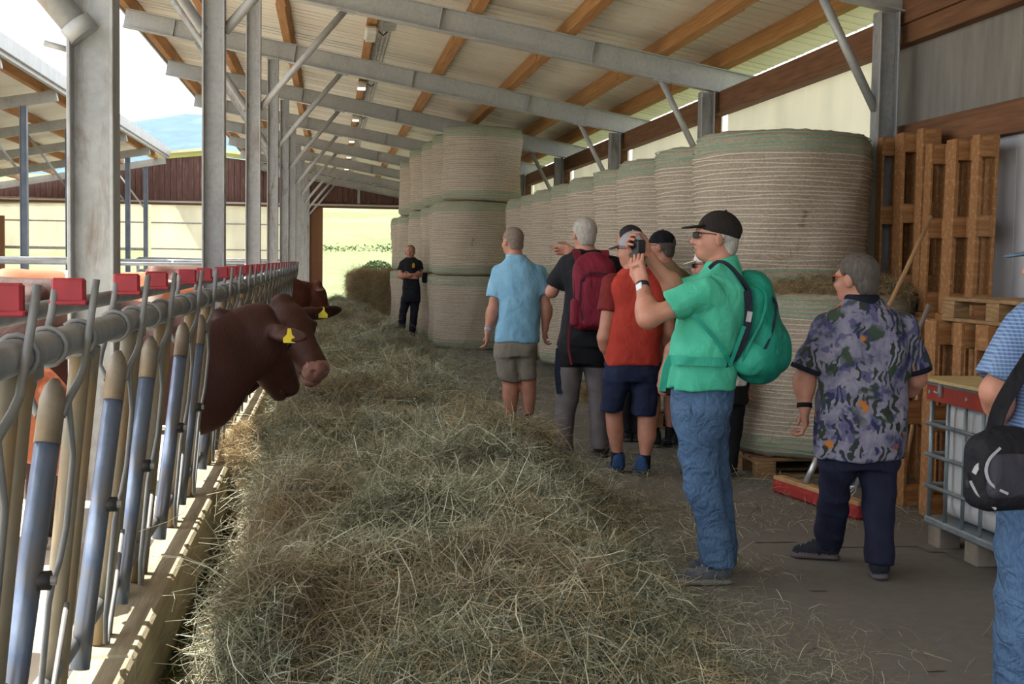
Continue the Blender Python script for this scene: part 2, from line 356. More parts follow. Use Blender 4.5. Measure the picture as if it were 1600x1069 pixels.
for i in range(0, 10):
    y = Y0+i*B_
    fr = empty('steel_frame', (0, y, 0), 'galvanised steel barn frame with sloping rafter and tube braces', 'frame', 'barn frames over the feed alley')
    if i == 0: fr['label'] = 'stained steel frame post with thick pipe, standing close behind feed fence'
    if i in (1, 2, 3): fr['label'] = ['steel frame whose side column rises beside the raised pallets', 'steel frame whose side column stands behind the large top bale', 'steel frame whose side column stands behind the middle top bales'][i-1]
    if i == 9: fr['label'] = 'last steel frame standing against the red-brown gable boards'
    k0 = len(COL.objects)
    ibeam_col('column', XL, y, 0, zb(XL)-.005, fr); ibeam_col('column', XR, y, 0, zb(XR)-.02, fr)
    ibeam_raf('rafter', XE, XR+.55, y, zb, fr, m_steel_clean)
    mb = MB(); z0 = 3.17
    mb.tube([(XL+.075, y, z0), (XL+1.0, y, zb(XL+1.0)+.01)], .038, 10); mb.box((XL+1.0, y, zb(XL+1)-.01), (.2, .12, .014), Matrix.Rotation(math.atan(SL), 3, 'Y')); mb.build('brace', m_steel_clean, fr)
    mb = MB(); mb.tube([(XL-.075, y, z0), (XL-1.1, y, zb(XL-1.1)+.01)] if i else [(XL-.03, y-.05, 2.31), (XL-1.6, y-.02, 4.2), (XL-1.65, y, zb(XL-1.65)+.01)], .04 if i else .05, 12); mb.build('brace', m_steel, fr)
    mb = MB(); mb.tube([(XR-.075, y, 2.75), (XR-.55, y, zb(XR-.55)+.01)], .036, 10); mb.box((XR-.55, y, zb(XR-.55)-.01), (.2, .12, .014), Matrix.Rotation(math.atan(SL), 3, 'Y')); mb.build('brace', m_steel_clean, fr)
    if i == 0:
        mb = MB(); mb.tube([(XL-.02, y-.05, 2.30), (XL-.055, y-.052, 2.345)], .06, 14); mb.tube([(XL-.16, y-.05, 2.27), (XL-.08, y-.05, 2.25)], .012, 6); mb.build('clamp', m_steel, fr)
    for o in list(COL.objects)[k0:]: o.matrix_parent_inverse = Matrix.Translation((0, -y, 0))
# purlins
for k, x in enumerate([-2.92, -1.75, -.62, .52, 1.62, 2.7, 3.78, 4.5]):
    zc = zb(x)+RH+PH/2+.01
    mb = MB()
    for s in range(11):
        ya, yb = -2.9+s*5, 2.1+s*5-.004; mb.box((x+(.008 if s % 2 else -.008), (ya+yb)/2, zc), (.12, yb-ya, PH), Matrix.Rotation(math.atan(SL), 3, 'Y'), .006)
    lab = ['orange timber purlin at the open eave above the yard', 'orange timber purlin second from the open eave', 'orange timber purlin above the row of columns', 'orange timber purlin carrying the ceiling lights',
           'orange timber purlin beside the lights, above the hay', 'orange timber purlin above the tall bale stack', 'brown timber purlin above the bale row', 'brown timber purlin over the side wall'][k]
    mb.build('purlin', m_purlin, None, None, label=lab, cat='beam', group='roof purlins')
# roof panels
roof = empty('ceiling', (0, 0, 0), 'pale roof panels above the feed alley'); roof['kind'] = 'structure'
pz = RH+PH+.03; th = math.atan(SL); xa, xb = -3.12, 5.2
def rp(w):
    mb = MB(); mb.beam((xa, 0, zb(xa)+pz+.03), (xb, 0, zb(xb)+pz+.03), w, .06, (0, 0, 1)); 
    for k in (-.25, 0, .25): mb.beam((xa, k, zb(xa)+pz-.002), (xb, k, zb(xb)+pz-.002), .02, .012, (0, 0, 1))
    return mb.mesh('roof_panel')
rpm = rp(.994); rpm.materials.append(m_ceil)
for k in range(56): o = bpy.data.objects.new('roof_panel', rpm); o.location = (0, -4.5+k, 0); link(o, roof)
mb = MB(); mb.bx((xa-.03, -3, zb(xa)+pz-.14), (xa, 52, zb(xa)+pz+.1)); mb.build('trim_1', m_steel_clean, None, kind='structure', label='pale eave fascia above the yard')
# ceiling lights with cable conduits on the purlin
m_lamp = NT('lamp_glow'); m_lamp.b.inputs['Base Color'].default_value = (.9, .88, .8, 1); m_lamp.b.inputs['Emission Color'].default_value = (1, .97, .85, 1); m_lamp.b.inputs['Emission Strength'].default_value = 1.6; m_lamp = m_lamp.done(.3)
m_plas = mat('lamp_housing', 'cfcdc4', 'b9b6ab', 5, .5, .05)
def lamp(y, lit, lab):
    x = .5; z = zb(x)+RH-.02; r = empty('ceiling_light', (x, y, z), lab, 'light', 'lights along the purlin')
    big = .62 if not lit else .34
    MB().box((0, 0, -.05), (.17, big, .1), None, .03).build('housing', m_plas, r)
    MB().box((0, 0, -.105), (.13, big-.06, .02), None, .008).build('diffuser', m_lamp if lit else m_plas, r)
    mb = MB(); mb.tube([(.1, 0, -.02), (.16, .1, -.05), (.22, .12, 0)], .008, 6); mb.build('cable', mat('black_cable', '222222', None, 5, .5, 0), r)
    mb = MB(); mb.box((.24, 0, .05), (.16, big*.9, .03), None, .005); mb.build('bracket', m_steel_clean, r)
for k, y in enumerate([17.2, 22.3, 27.4, 32.4, 37.4, 42.4]): lamp(y, k > 0, 'unlit tubular ceiling lamp nearest to the feeding cows' if k == 0 else 'small lit square lamp under the roof purlin')
for k in range(3):
    mb = MB(); x = .68+.05*k; z = zb(x)+RH+PH-.01
    mb.tube([(x, -2, z), (x, 49.5, z)], .014, 6); mb.build('conduit', m_steel_clean, None, label='thin grey cable conduit running along the roof', cat='conduit', group='conduits under the roof')
# ================================================================ right wall
wr = empty('wall_right', (4.55, 0, 0), 'panelled side wall with brown timber rails'); wr['kind'] = 'structure'
def wpart(name, lo, hi, m, bev=.004): mb = MB(); mb.bx([lo[0]-4.55, *lo[1:]], [hi[0]-4.55, *hi[1:]], bev); return mb.build(name, m, wr)
for k in range(6):
    y = -1.9+k*2.05; wpart('panel', (4.55, y, 0), (4.62, y+2.044, 2.42), m_wallwhite)
    wpart('panel', (4.56, y, 2.60), (4.62, y+2.044, 3.30), m_wallgrey)
wpart('rail', (4.47, -2, 2.42), (4.62, 10.3, 2.64), m_beam)
wpart('rail', (4.46, -2, 3.27), (4.6, 10.1, 3.42), m_beam); wpart('rail', (4.43, -2, 3.42), (4.6, 10.1, 3.64), m_beam)
wpart('rail', (4.45, 10.12, 3.27), (4.6, 50, 3.52), m_beam)
for k in range(1, 9):
    y = Y0+k*B_; wpart('stud', (4.46, y+.35, 0), (4.6, y+.5, 3.27), m_beam)
    o = wpart('curtain', (4.66, y+.52, .05), (4.665, y+5.3, 3.4), m_curtain, 0); 
# outer low roof gutter strip
# ================================================================ far gable wall
YF = 50.1
wf = empty('wall_far', (0, YF, 0), 'red-brown boarded gable wall at the end of the barn'); wf['kind'] = 'structure'
def gz_top(x):
    if x > -2.2: return zb(x)+RH+.1
    if x > -6.2: return 5.28-.11*abs(x+4.5)
    return 4.92-SL*(-6.2-x)
bw = .21; x = -15.5
while x < 4.6:
    z1 = min(gz_top(x), gz_top(x+bw)); z0 = 3.56
    if z1-z0 > .12:
        mb = MB(); oz = random.uniform(0, .02); mb.bx((x+.006, oz*.6, z0-oz), (x+bw-.006, .03+oz*.6, z1), .003); mb.build('board', m_board, wf)
    x += bw
mb = MB()
for (u0, u1) in ((-15.5, -6.2), (-6.2, -4.5), (-4.5, -2.2), (-2.2, 4.6)): mb.poly([(u0, .09, 3.5), (u1, .09, 3.5), (u1, .09, gz_top(u1-1e-3)), (u0, .09, gz_top(u0+1e-3))])
mb.build('backing', m_board, wf)  # added sheet behind the boards to stop light showing through gaps
mb = MB(); mb.bx((-15.5, -.1, 3.42), (4.6, .05, 3.6), .005); mb.build('lintel', m_beam, wf)
mb = MB(); mb.bx((-15.5, -.16, 3.50), (4.6, -.1, 3.56)); mb.build('runner', m_steel_clean, wf)
mb = MB(); mb.bx((-.42, -.1, 0), (-.28, .1, 3.45)); mb.bx((-1.0, -.02, 0), (-.42, .03, 3.42)); mb.build('door_post', m_beam, wf)
mb = MB(); mb.bx((1.0, -.06, 3.6), (1.1, .0, 4.15)); mb.build('stud', m_steel, wf)
for (xa_, xb_) in ((-6.55, -3.9), (-3.85, -1.2), (-9.3, -6.75), (-12, -9.4)):
    low = .25 if xa_ > -6.6 else 1.75
    mb = MB(); mb.bx((xa_, .06, low), (xb_, .065, 3.42)); mb.build('curtain', m_curtain, wf)
    for z in (2.76, 1.80, low):
        if z < low: continue
        mb = MB(); mb.bx((xa_, .02, z-.025), (xb_, .055, z+.025)); mb.build('curtain_bar', m_steel, wf)
# roof slope of the linking building over the gable
m_edge = mat('pale_roof_edge', 'd8d2a8', 'c4be8e', 3, .6, .05)
for s in (-1, 1):
    mb = MB(); mb.beam((-4.5, YF+.9, 5.48), (-4.5+s*2.2, YF+.9, 5.48-.24), 2.4, .1); mb.build('trim_2', m_edge, None, kind='structure', label='pale roof edge over the linking gable')
# ================================================================ barn across the yard
lb = empty('barn', (-6.6, 25, 0), 'open cattle barn across the yard with pale roof and grey posts', 'building')
def lz(x): return 4.88-SL*(-6.0-x)
k0 = len(COL.objects)
for i in range(2, 10):
    y = Y0+i*B_+(.3 if i < 9 else -.4)
    mb = MB()
    for s in (-1, 1): mb.bx((-6.66+s*.07-.006, y-.08, 0), (-6.66+s*.07+.006, y+.08, lz(-6.66)))
    mb.bx((-6.73, y-.005, 0), (-6.59, y+.005, lz(-6.66))); mb.build('post', m_steel_blue, lb)
    mb = MB(); mb.beam((-5.95, y, lz(-5.95)+.12), (-15, y, lz(-15)+.12), .14, .24); mb.build('rafter', m_steel_clean, lb)
    mb = MB(); mb.tube([(-6.74, y, 3.3), (-7.7, y, lz(-7.7)+.02)], .03, 8); mb.build('brace', m_steel_clean, lb)
    mb = MB(); mb.tube([(-14.0, y, 0), (-14.0, y, lz(-14))], .08, 8); mb.build('post', m_steel_blue, lb)
for x in (-6.3, -7.5, -8.7, -9.9, -11.1, -12.3, -13.5):
    mb = MB(); mb.bx((x-.06, 14, lz(x)+.24), (x+.06, 49.7, lz(x)+.42)); mb.build('purlin', m_purlin, lb)
for k in range(35):
    mb = MB(); mb.beam((-5.85, 14.5+k, lz(-5.85)+.47), (-15.4, 14.5+k, lz(-15.4)+.47), .992, .08); mb.build('roof_panel', m_ceil, lb)
mb = MB(); mb.bx((-5.86, 14, lz(-5.85)+.26), (-5.80, 49.7, lz(-5.85)+.55)); mb.bx((-5.95, 14, lz(-5.85)+.18), (-5.86, 49.7, lz(-5.85)+.36)); mb.build('fascia', m_steel_clean, lb)
mb = MB(); mb.bx((-15.5, 12, 0), (-15.4, 49.7, 2.2)); mb.build('back_wall', m_wallwhite, lb)
mb = MB(); mb.bx((-13.2, 49.5, .2), (-11.6, 49.65, 2.9)); mb.build('timber_door', m_beam, lb)
for o in list(COL.objects)[k0:]: o.matrix_parent_inverse = Matrix.Translation((6.6, -25, 0))
# yard gates: horizontal tube rails across the yard
m_rail = mat('gate_tube', 'b4b9be', '979ca2', 6, .45, .05, .3)
def gate(y, xa, xb, zs, r, lab):
    g = empty('yard_gate', (xa, y, 0), lab, 'gate', 'tube gates across the yard')
    for z in zs: mb = MB(); mb.tube([(0, 0, z), (xb-xa, 0, z)], r, 8); mb.build('rail', m_rail, g)
    n = max(2, int((xb-xa)/1.6))
    for k in range(n+1): mb = MB(); mb.tube([((xb-xa)*k/n, 0, 0), ((xb-xa)*k/n, 0, zs[0]+.02)], r*1.1, 8); mb.build('post', m_rail, g)
gate(16, -5.6, -2.6, (1.47, 1.28, 1.02, .78, .5), .026, 'grey tube gate in front of the white cows')
gate(21, -5.6, -1.3, (1.4, 1.1, .8, .5), .03, 'grey tube gate crossing the middle of the yard')
gate(30, -5.6, -1.3, (1.42, 1.1, .8, .5), .035, 'grey tube gate at the back of the yard')
gate(40, -5.6, -1.3, (1.45, 1.1, .8, .5), .04, 'farthest grey tube gate before the white curtains')
# bush behind the barn opening
p = ony(590, 402, 62); bu = empty('bush', (p[0], 62, float(terrain(np.array(p[0]), np.array(62.0)))-.1), 'rounded green bush in the meadow beyond the barn opening', 'bush')
m_leaf = mat('bush_leaf', '55663f', '434f2f', 9, .8, 0, c3='6d7a52'); rb = np.random.RandomState(5); nl = 1500; u = rb.randn(nl, 3); u /= np.linalg.norm(u, axis=1)[:, None]; u *= (.55+.45*rb.rand(nl)[:, None]**.4); u[:, 2] = u[:, 2]*.75+.72
V = []
for c in u*np.array([.78, .7, .78]):
    d = rb.randn(3); d /= np.linalg.norm(d); e_ = np.cross(d, rb.randn(3)); e_ /= np.linalg.norm(e_); V += [c-d*.11, c+e_*.04, c+d*.11, c-e_*.04]
o = mesh_obj('foliage', pymesh('foliage', V, np.arange(nl*4).reshape(-1, 4)), m_leaf, bu); o['kind'] = 'stuff'
mb = MB()
for k in range(5): mb.tube([(0, 0, 0), (.15*math.cos(k*1.26), .15*math.sin(k*1.26), .4), (.4*math.cos(k*1.26), .4*math.sin(k*1.26), .9)], .02, 6)
mb.build('stems', m_beam, bu)
# rough hedge bank across the meadow
hg = empty('hedge', (0, 86, 0), 'low rough hedge bank across the meadow behind the barn', 'hedge'); rb = np.random.RandomState(9); nl = 1500; hx = rb.uniform(-9, 9, nl); hz = np.abs(rb.randn(nl))*.12; hy = rb.randn(nl)*.5; V = []
gz0 = terrain(hx, 86+hy)-.05
for k in range(nl):
    c = np.array([hx[k], hy[k], gz0[k]+hz[k]]); d = rb.randn(3); d /= np.linalg.norm(d); e_ = np.cross(d, rb.randn(3)); e_ /= np.linalg.norm(e_); V += [c-d*.14, c+e_*.05, c+d*.14, c-e_*.05]
o = mesh_obj('foliage', pymesh('foliage', V, np.arange(nl*4).reshape(-1, 4)), m_leaf, hg); o['kind'] = 'stuff'
# ================================================================ hay
def hay_mat(name, cols, grey=0):
    t = NT(name); oi = t.n('ObjectInfo'); co = t.coord('Object')
    at_ = t.n('Attribute', attribute_name='tone'); gp_ = t.n('NewGeometry'); nz = t.noise(gp_.outputs['Position'], 1.9, 5, .6); nb_ = t.noise(gp_.outputs['Position'], 1.1, 3, .5)
    f = t.math('ADD', t.math('MULTIPLY', at_.outputs['Fac'], .75), t.math('MULTIPLY', nz, .3))
    st = [(.12+.7*i/(len(cols)-1), srgb(c)) for i, c in enumerate(cols)]
    cr = t.mix(t.math('MULTIPLY', t.ramp(nb_, [(.5, (0, 0, 0)), (.66, (1, 1, 1))]), .6), t.ramp(f, st), tuple(v*1.0 for v in srgb('86745a'))); t.l(cr, t.b.inputs['Base Color']); m = t.done(.65, 0, .3)
    tr = t.n('BsdfTranslucent'); t.l(cr, tr.inputs[0]); ms = t.n('MixShader'); ms.inputs[0].default_value = .15
    t.l(t.b.outputs[0], ms.inputs[1]); t.l(tr.outputs[0], ms.inputs[2]); t.l(ms.outputs[0], t.out.inputs[0]); return m
m_hay = hay_mat('loose_hay', ['43463a', '696d58', '868a72', 'a3a68d', 'ccccb6'])
m_hay_brown = hay_mat('brown_hay', ['64563f', '857453', '9b8967', 'b09d78', 'c4b490'])
m_hay_core = mat('hay_core', '7a775a', '5a5840', 9, 1, .6, c3='8d896a', detail=8, bd=.03)
m_hay_core_b = mat('hay_core_brown', 'a08f6b', '7b6d52', 9, 1, .6, c3='b3a27c', detail=8, bd=.03)
def blades(n, rs, length, width, spread, up, seed=None):
    """n bent blades of grass round the origin; returns verts, quads, tone"""
    V, Q, T = [], [], []
    p = rs.randn(n, 3)*np.array([spread, spread, min(spread*.45, .022)]); az = rs.rand(n)*6.283; el = rs.randn(n)*.35+up
    L = length*(.45+.9*rs.rand(n)); wd = width*(.6+.8*rs.rand(n)); seg = 3
    d = np.stack([np.cos(az)*np.cos(el), np.sin(az)*np.cos(el), np.sin(el)], 1)
    sd = np.stack([-np.sin(az), np.cos(az), rs.randn(n)*.5], 1); sd /= np.linalg.norm(sd, axis=1)[:, None]
    bend = rs.randn(n, 3)*.35; bend[:, 2] -= .35
    tone = np.clip(rs.rand(n)+rs.randn(n)*.1, 0, 1)
    pts = []
    for k in range(seg+1):
        t = k/seg-.5; c = p+d*(L*t)[:, None]+bend*((t*t)*L)[:, None]; w = (wd*(1-.75*abs(t)*1.6))[:, None]; pts += [c-sd*w, c+sd*w]
    V = np.stack(pts, 1).reshape(-1, 3); b = np.arange(n)*2*(seg+1)
    for k in range(seg): Q.append(np.stack([b+2*k, b+2*k+1, b+2*k+3, b+2*k+2], 1))
    return V, np.concatenate(Q), np.repeat(tone, 2*(seg+1))
def blade_mesh(name, V, Q, T, m):
    me = pymesh(name, V, Q); a = me.attributes.new('tone', 'FLOAT', 'POINT'); a.data.foreach_set('value', T.astype(np.float32)); me.materials.append(m); return me
def scatter(obj, sources, density, seed, smin, smax, dens_attr=None):
    """geometry nodes: keep the object's own surface and strew tufts over it (uncountable hay)"""
    ng = bpy.data.node_groups.new('strew', 'GeometryNodeTree'); ng.interface.new_socket('Geometry', in_out='INPUT', socket_type='NodeSocketGeometry'); ng.interface.new_socket('Geometry', in_out='OUTPUT', socket_type='NodeSocketGeometry')
    N = ng.nodes; K = ng.links; gi = N.new('NodeGroupInput'); go = N.new('NodeGroupOutput')
    dp = N.new('GeometryNodeDistributePointsOnFaces'); dp.inputs['Density'].default_value = density; dp.inputs['Seed'].default_value = seed; K.new(gi.outputs[0], dp.inputs['Mesh'])
    if dens_attr:
        na = N.new('GeometryNodeInputNamedAttribute'); na.data_type = 'FLOAT'; na.inputs['Name'].default_value = dens_attr; mm = N.new('ShaderNodeMath'); mm.operation = 'MULTIPLY'; mm.inputs[1].default_value = density
        K.new(na.outputs[0], mm.inputs[0]); K.new(mm.outputs[0], dp.inputs['Density'])
    gg = N.new('GeometryNodeGeometryToInstance')
    for s in sources[::-1]:
        oi = N.new('GeometryNodeObjectInfo'); oi.inputs['Object'].default_value = s; oi.inputs['As Instance'].default_value = True; K.new(oi.outputs['Geometry'], gg.inputs[0])
    ins = N.new('GeometryNodeInstanceOnPoints'); K.new(dp.outputs['Points'], ins.inputs['Points']); 
    jn0 = N.new('GeometryNodeJoinGeometry')
    for s in sources[::-1]:
        oi = N.new('GeometryNodeObjectInfo'); oi.inputs['Object'].default_value = s; oi.inputs['As Instance'].default_value = True; K.new(oi.outputs['Geometry'], jn0.inputs[0])
    N.remove(gg)
    K.new(jn0.outputs[0], ins.inputs['Instance']); ins.inputs['Pick Instance'].default_value = True
    rv = N.new('FunctionNodeRandomValue'); rv.data_type = 'FLOAT_VECTOR'; rv.inputs[0].default_value = (-.25, -.25, 0); rv.inputs[1].default_value = (.25, .25, 6.283)
    al = N.new('FunctionNodeAlignRotationToVector') if hasattr(bpy.types, 'FunctionNodeAlignRotationToVector') else N.new('FunctionNodeAlignEulerToVector')
    al.axis = 'Z'; K.new(dp.outputs['Normal'], al.inputs['Vector']); al.inputs['Factor'].default_value = .75
    rr = N.new('FunctionNodeRotateRotation'); rr.rotation_space = 'LOCAL'; K.new(al.outputs[0], rr.inputs[0]); K.new(rv.outputs[0], rr.inputs[1])
    K.new(rr.outputs[0], ins.inputs['Rotation'])
    rs_ = N.new('FunctionNodeRandomValue'); rs_.data_type = 'FLOAT'; rs_.inputs[2].default_value = smin; rs_.inputs[3].default_value = smax; K.new(rs_.outputs[1], ins.inputs['Scale'])
    jn = N.new('GeometryNodeJoinGeometry'); K.new(ins.outputs[0], jn.inputs[0]); K.new(gi.outputs[0], jn.inputs[0]); K.new(jn.outputs[0], go.inputs[0])
    md = obj.modifiers.new('strew', 'NODES'); md.node_group = ng
rs = np.random.RandomState(11)
TUFT = [bpy.data.objects.new('hay_tuft_source', blade_mesh('hay_tuft', *blades(230, rs, .185, .0015, .085, .22), m_hay)) for _ in range(5)]
TUFT_B = [bpy.data.objects.new('hay_tuft_source', blade_mesh('hay_tuft_b', *blades(230, rs, .16, .0014, .085, .22), m_hay_brown)) for _ in range(3)]
STRAY = [bpy.data.objects.new('hay_stray_source', blade_mesh('hay_stray', *blades(60, rs, .14, .0013, .17, .02), m_hay)) for _ in range(4)]
def vnoise(x, y, s, seed=0):
    r = np.random.RandomState(seed); g = r.rand(64, 64); u, v = x*s+17.3, y*s+9.1; i, j = np.floor(u).astype(int), np.floor(v).astype(int); fu, fv = u-i, v-j
    fu, fv = fu*fu*(3-2*fu), fv*fv*(3-2*fv); G = lambda a, b: g[a % 64, b % 64]
    return (G(i, j)*(1-fu)+G(i+1, j)*fu)*(1-fv)+(G(i, j+1)*(1-fu)+G(i+1, j+1)*fu)*fv
def hay_h(x, y):
    """height of the hay row lying along the feed fence"""
    wob = .16*(vnoise(x*0, y, .7, 1)-.5); rgt = np.interp(y, [3.5, 4.6, 6, 8, 10, 13, 18, 26, 34], [1.2, 1.4, 1.5, 1.85, 1.7, 1.4, 1.5, 1.45, 1.2])+.5*(vnoise(x*0, y, .9, 2)-.5)
    lft = -.31+.16*(vnoise(x*0, y, 1.6, 3)-.5)+wob*.4
    a = np.clip((x-lft)/.13, 0, 1); b = np.clip((rgt-x)/.85, 0, 1); e = np.sqrt(a*(2-a))*(b*b*(3-2*b))
    n1 = vnoise(x, y, 1.5, 4); n2 = vnoise(x, y, 3.4, 5); n3 = vnoise(x, y, 8, 6)
    amp = np.interp(y, [3, 3.9, 4.6, 6, 12, 20, 32], [.0, .06, .20, .25, .27, .30, .30])
    w1 = vnoise(x+.35*n3, y+.35*n1, 1.25, 31); w2 = vnoise(x+.12*n2, y, 2.9, 32); w3 = vnoise(x, y, 6.5, 33)
    bil = lambda w: np.minimum(np.abs(w-.5)*3.2, 1)
    h = e*amp*(.26+.36*n1) + e*(.27*bil(w1)+.17*bil(w2)+.06*bil(w3))*np.interp(y, [4, 5, 40], [.6, 1, 1]) - .05*e
    return np.maximum(h*1.0, 0)+.003*(e > 0)
gx_ = np.linspace(-.58, 2.3, 145); gy_ = np.concatenate([np.arange(3.6, 12, .026), np.arange(12, 33, .08)])
X, Y = np.meshgrid(gx_, gy_, indexing='ij'); Z = hay_h(X, Y); ny = len(gy_)
V = np.stack([X, Y, Z], -1).reshape(-1, 3); i, j = np.meshgrid(np.arange(len(gx_)-1), np.arange(ny-1), indexing='ij'); a = (i*ny+j).ravel(); Q = np.stack([a, a+ny, a+ny+1, a+1], 1)
zq = Z.ravel()[Q].max(1); Q = Q[zq > .012]
me = pymesh('hay_row', V, Q); me.materials.append(m_hay_core)
da = me.attributes.new('dens', 'FLOAT', 'POINT'); yy = V[:, 1]; da.data.foreach_set('value', np.interp(yy, [3.5, 6, 9, 14, 22, 33], [1, 1, .8, .45, .25, .15]).astype(np.float32))
hay = mesh_obj('hay_row', me, m_hay_core, label='long row of loose green-grey hay heaped along the feed fence', cat='hay', kind='stuff')
scatter(hay, TUFT+TUFT[:2]+TUFT_B[:2], 190, 1, .75, 1.35, 'dens')
# thin scatter of stalks on the floor
gx_ = np.linspace(-.45, 4.2, 60); gy_ = np.linspace(3.4, 26, 150); X, Y = np.meshgrid(gx_, gy_, indexing='ij'); ny = len(gy_)
V = np.stack([X, Y, X*0+.004], -1).reshape(-1, 3); i, j = np.meshgrid(np.arange(59), np.arange(ny-1), indexing='ij'); a = (i*ny+j).ravel(); Q = np.stack([a, a+ny, a+ny+1, a+1], 1)
pat = vnoise(X, Y, .9, 21); pat2 = vnoise(X, Y, 2.6, 22); edge = np.clip((2.35-X)/.8, 0, 1)*np.clip((X+.5)/.3, 0, 1)
far_ = np.clip((Y-12)/6, 0, 1); dens = np.clip(pat*1.5-.62, 0, 1)*np.clip(pat2*1.6-.3, 0, 1)*.5+edge**1.3*(.35+pat2)*.9+far_*.3*pat2
hp = np.exp(-(((X-2.75)/.5)**2+((Y-9.1)/.9)**2)); dens += hp*.55*pat2*1.5; dens = np.clip(dens, 0, 1.2)
dq = dens.ravel()[Q].max(1); me = pymesh('floor_hay', V, Q[dq > .04]); da = me.attributes.new('dens', 'FLOAT', 'POINT'); da.data.foreach_set('value', dens.ravel().astype(np.float32)); me.materials.append(m_floor)
fh = mesh_obj('strewn_hay', me, m_floor, label='thin scatter of hay stalks strewn over the concrete floor', cat='hay', kind='stuff')
scatter(fh, STRAY, 95, 5, .6, 1.3, 'dens')
# tufts of hay lying apart on the floor and on the sill
def clump(loc, rx, ry, h, lab, brown=False, dens=170):
    g = 26; u = np.linspace(-1, 1, g); X, Y = np.meshgrid(u, u, indexing='ij'); r = np.sqrt(X*X+Y*Y); Z = np.clip(1-r**2.2, 0, 1)**.6*h*(.7+.6*vnoise(X*1.2+loc[1], Y*1.2+loc[0], 2, 9))
    V = np.stack([X*rx, Y*ry, Z], -1).reshape(-1, 3); i, j = np.meshgrid(np.arange(g-1), np.arange(g-1), indexing='ij'); a = (i*g+j).ravel(); Q = np.stack([a, a+g, a+g+1, a+1], 1); Q = Q[r.ravel()[Q].min(1) < 1]
    me = pymesh('hay_clump', V, Q); o = mesh_obj('hay_clump', me, m_hay_core_b if brown else m_hay_core, None, loc, label=lab, cat='hay', kind='stuff'); scatter(o, TUFT_B if brown else TUFT, dens, 3, .6, 1.1); return o
p = ony(913, 618, 14.2); clump((p[0], 14.2, .002), .22, .2, .12, 'small clump of hay on the floor beside grey trouser legs', True, 110)
clump((-.50, 8.6, .0), .22, .7, .33, 'hay pushed up against the timber feed sill below the cows', True, 140)
# rough cut hay block standing at the far end
p = onz(590, 497); hb = empty('hay_block', (p[0], p[1], 0), 'tall brown block of cut hay with ragged sides at the barn end', 'hay')
def lumpy_box(sx, sy, sz, amp, n=22):
    pr = [U_(P_box((0, 0, sz/2), (sx/2, sy/2, sz/2), .12), 0)]
    return skin_mesh('hay_block', pr, .06, fold=lambda x, y, z: amp*waves(x, y, z, 5, 6)+amp*.6*waves(x, y, z, 13, 6, 6))
o = mesh_obj('hay_mass', lumpy_box(1.35, 1.2, 1.15, .09), m_hay_core_b, hb); scatter(o, TUFT_B, 90, 8, .9, 1.6); o['kind'] = 'stuff'
# ================================================================ round bales
m_bale = NT('bale_hay'); co = m_bale.coord('Object', (1, 1, 2.2)); n1 = m_bale.noise(co, 38, 6, .7); n2 = m_bale.noise(m_bale.coord('Object', (1, 1, 5)), 2.2, 4); n3 = m_bale.noise(m_bale.coord('Object', (1, 1, 1)), 95, 3, .7); n4=m_bale.noise(m_bale.coord('Object'), 5.5, 3)
c = m_bale.ramp(n1, [(.3, srgb('7c705c')), (.52, srgb('b5a999')), (.75, srgb('d2c7b6'))]); c = m_bale.mix(.4, c, m_bale.ramp(n3, [(.35, srgb('8f8271')), (.7, srgb('cabda9'))]))
c = m_bale.mix(.3, c, m_bale.ramp(n2, [(.3, srgb('a09380')), (.7, srgb('c6b9a6'))])); dk = m_bale.ramp(n4, [(.68, (0, 0, 0)), (.74, (1, 1, 1))]); c = m_bale.mix(m_bale.math('MULTIPLY', dk, .55), c, srgb('55482f'))
sz = m_bale.n('SeparateXYZ'); m_bale.l(m_bale.coord('Object'), sz.inputs[0]); ed = m_bale.math('ABSOLUTE', m_bale.math('SUBTRACT', sz.outputs[2], .59)); eg = m_bale.ramp(ed, [(.42, (0, 0, 0)), (.56, (1, 1, 1))]); c = m_bale.mix(m_bale.math('MULTIPLY', eg, .13), c, srgb('78876c'))
m_bale.l(c, m_bale.b.inputs['Base Color']); m_bale.bump(n1, .7, .03); m_bale = m_bale.done(.9, 0, .15)
m_net = mat('white_net', 'd9cfc0', 'b8ac97', 60, .8, 0); m_net_g = mat('teal_net', '6f9d86', '8f9c80', 20, .8, 0)
BR, BH = .665, 1.18
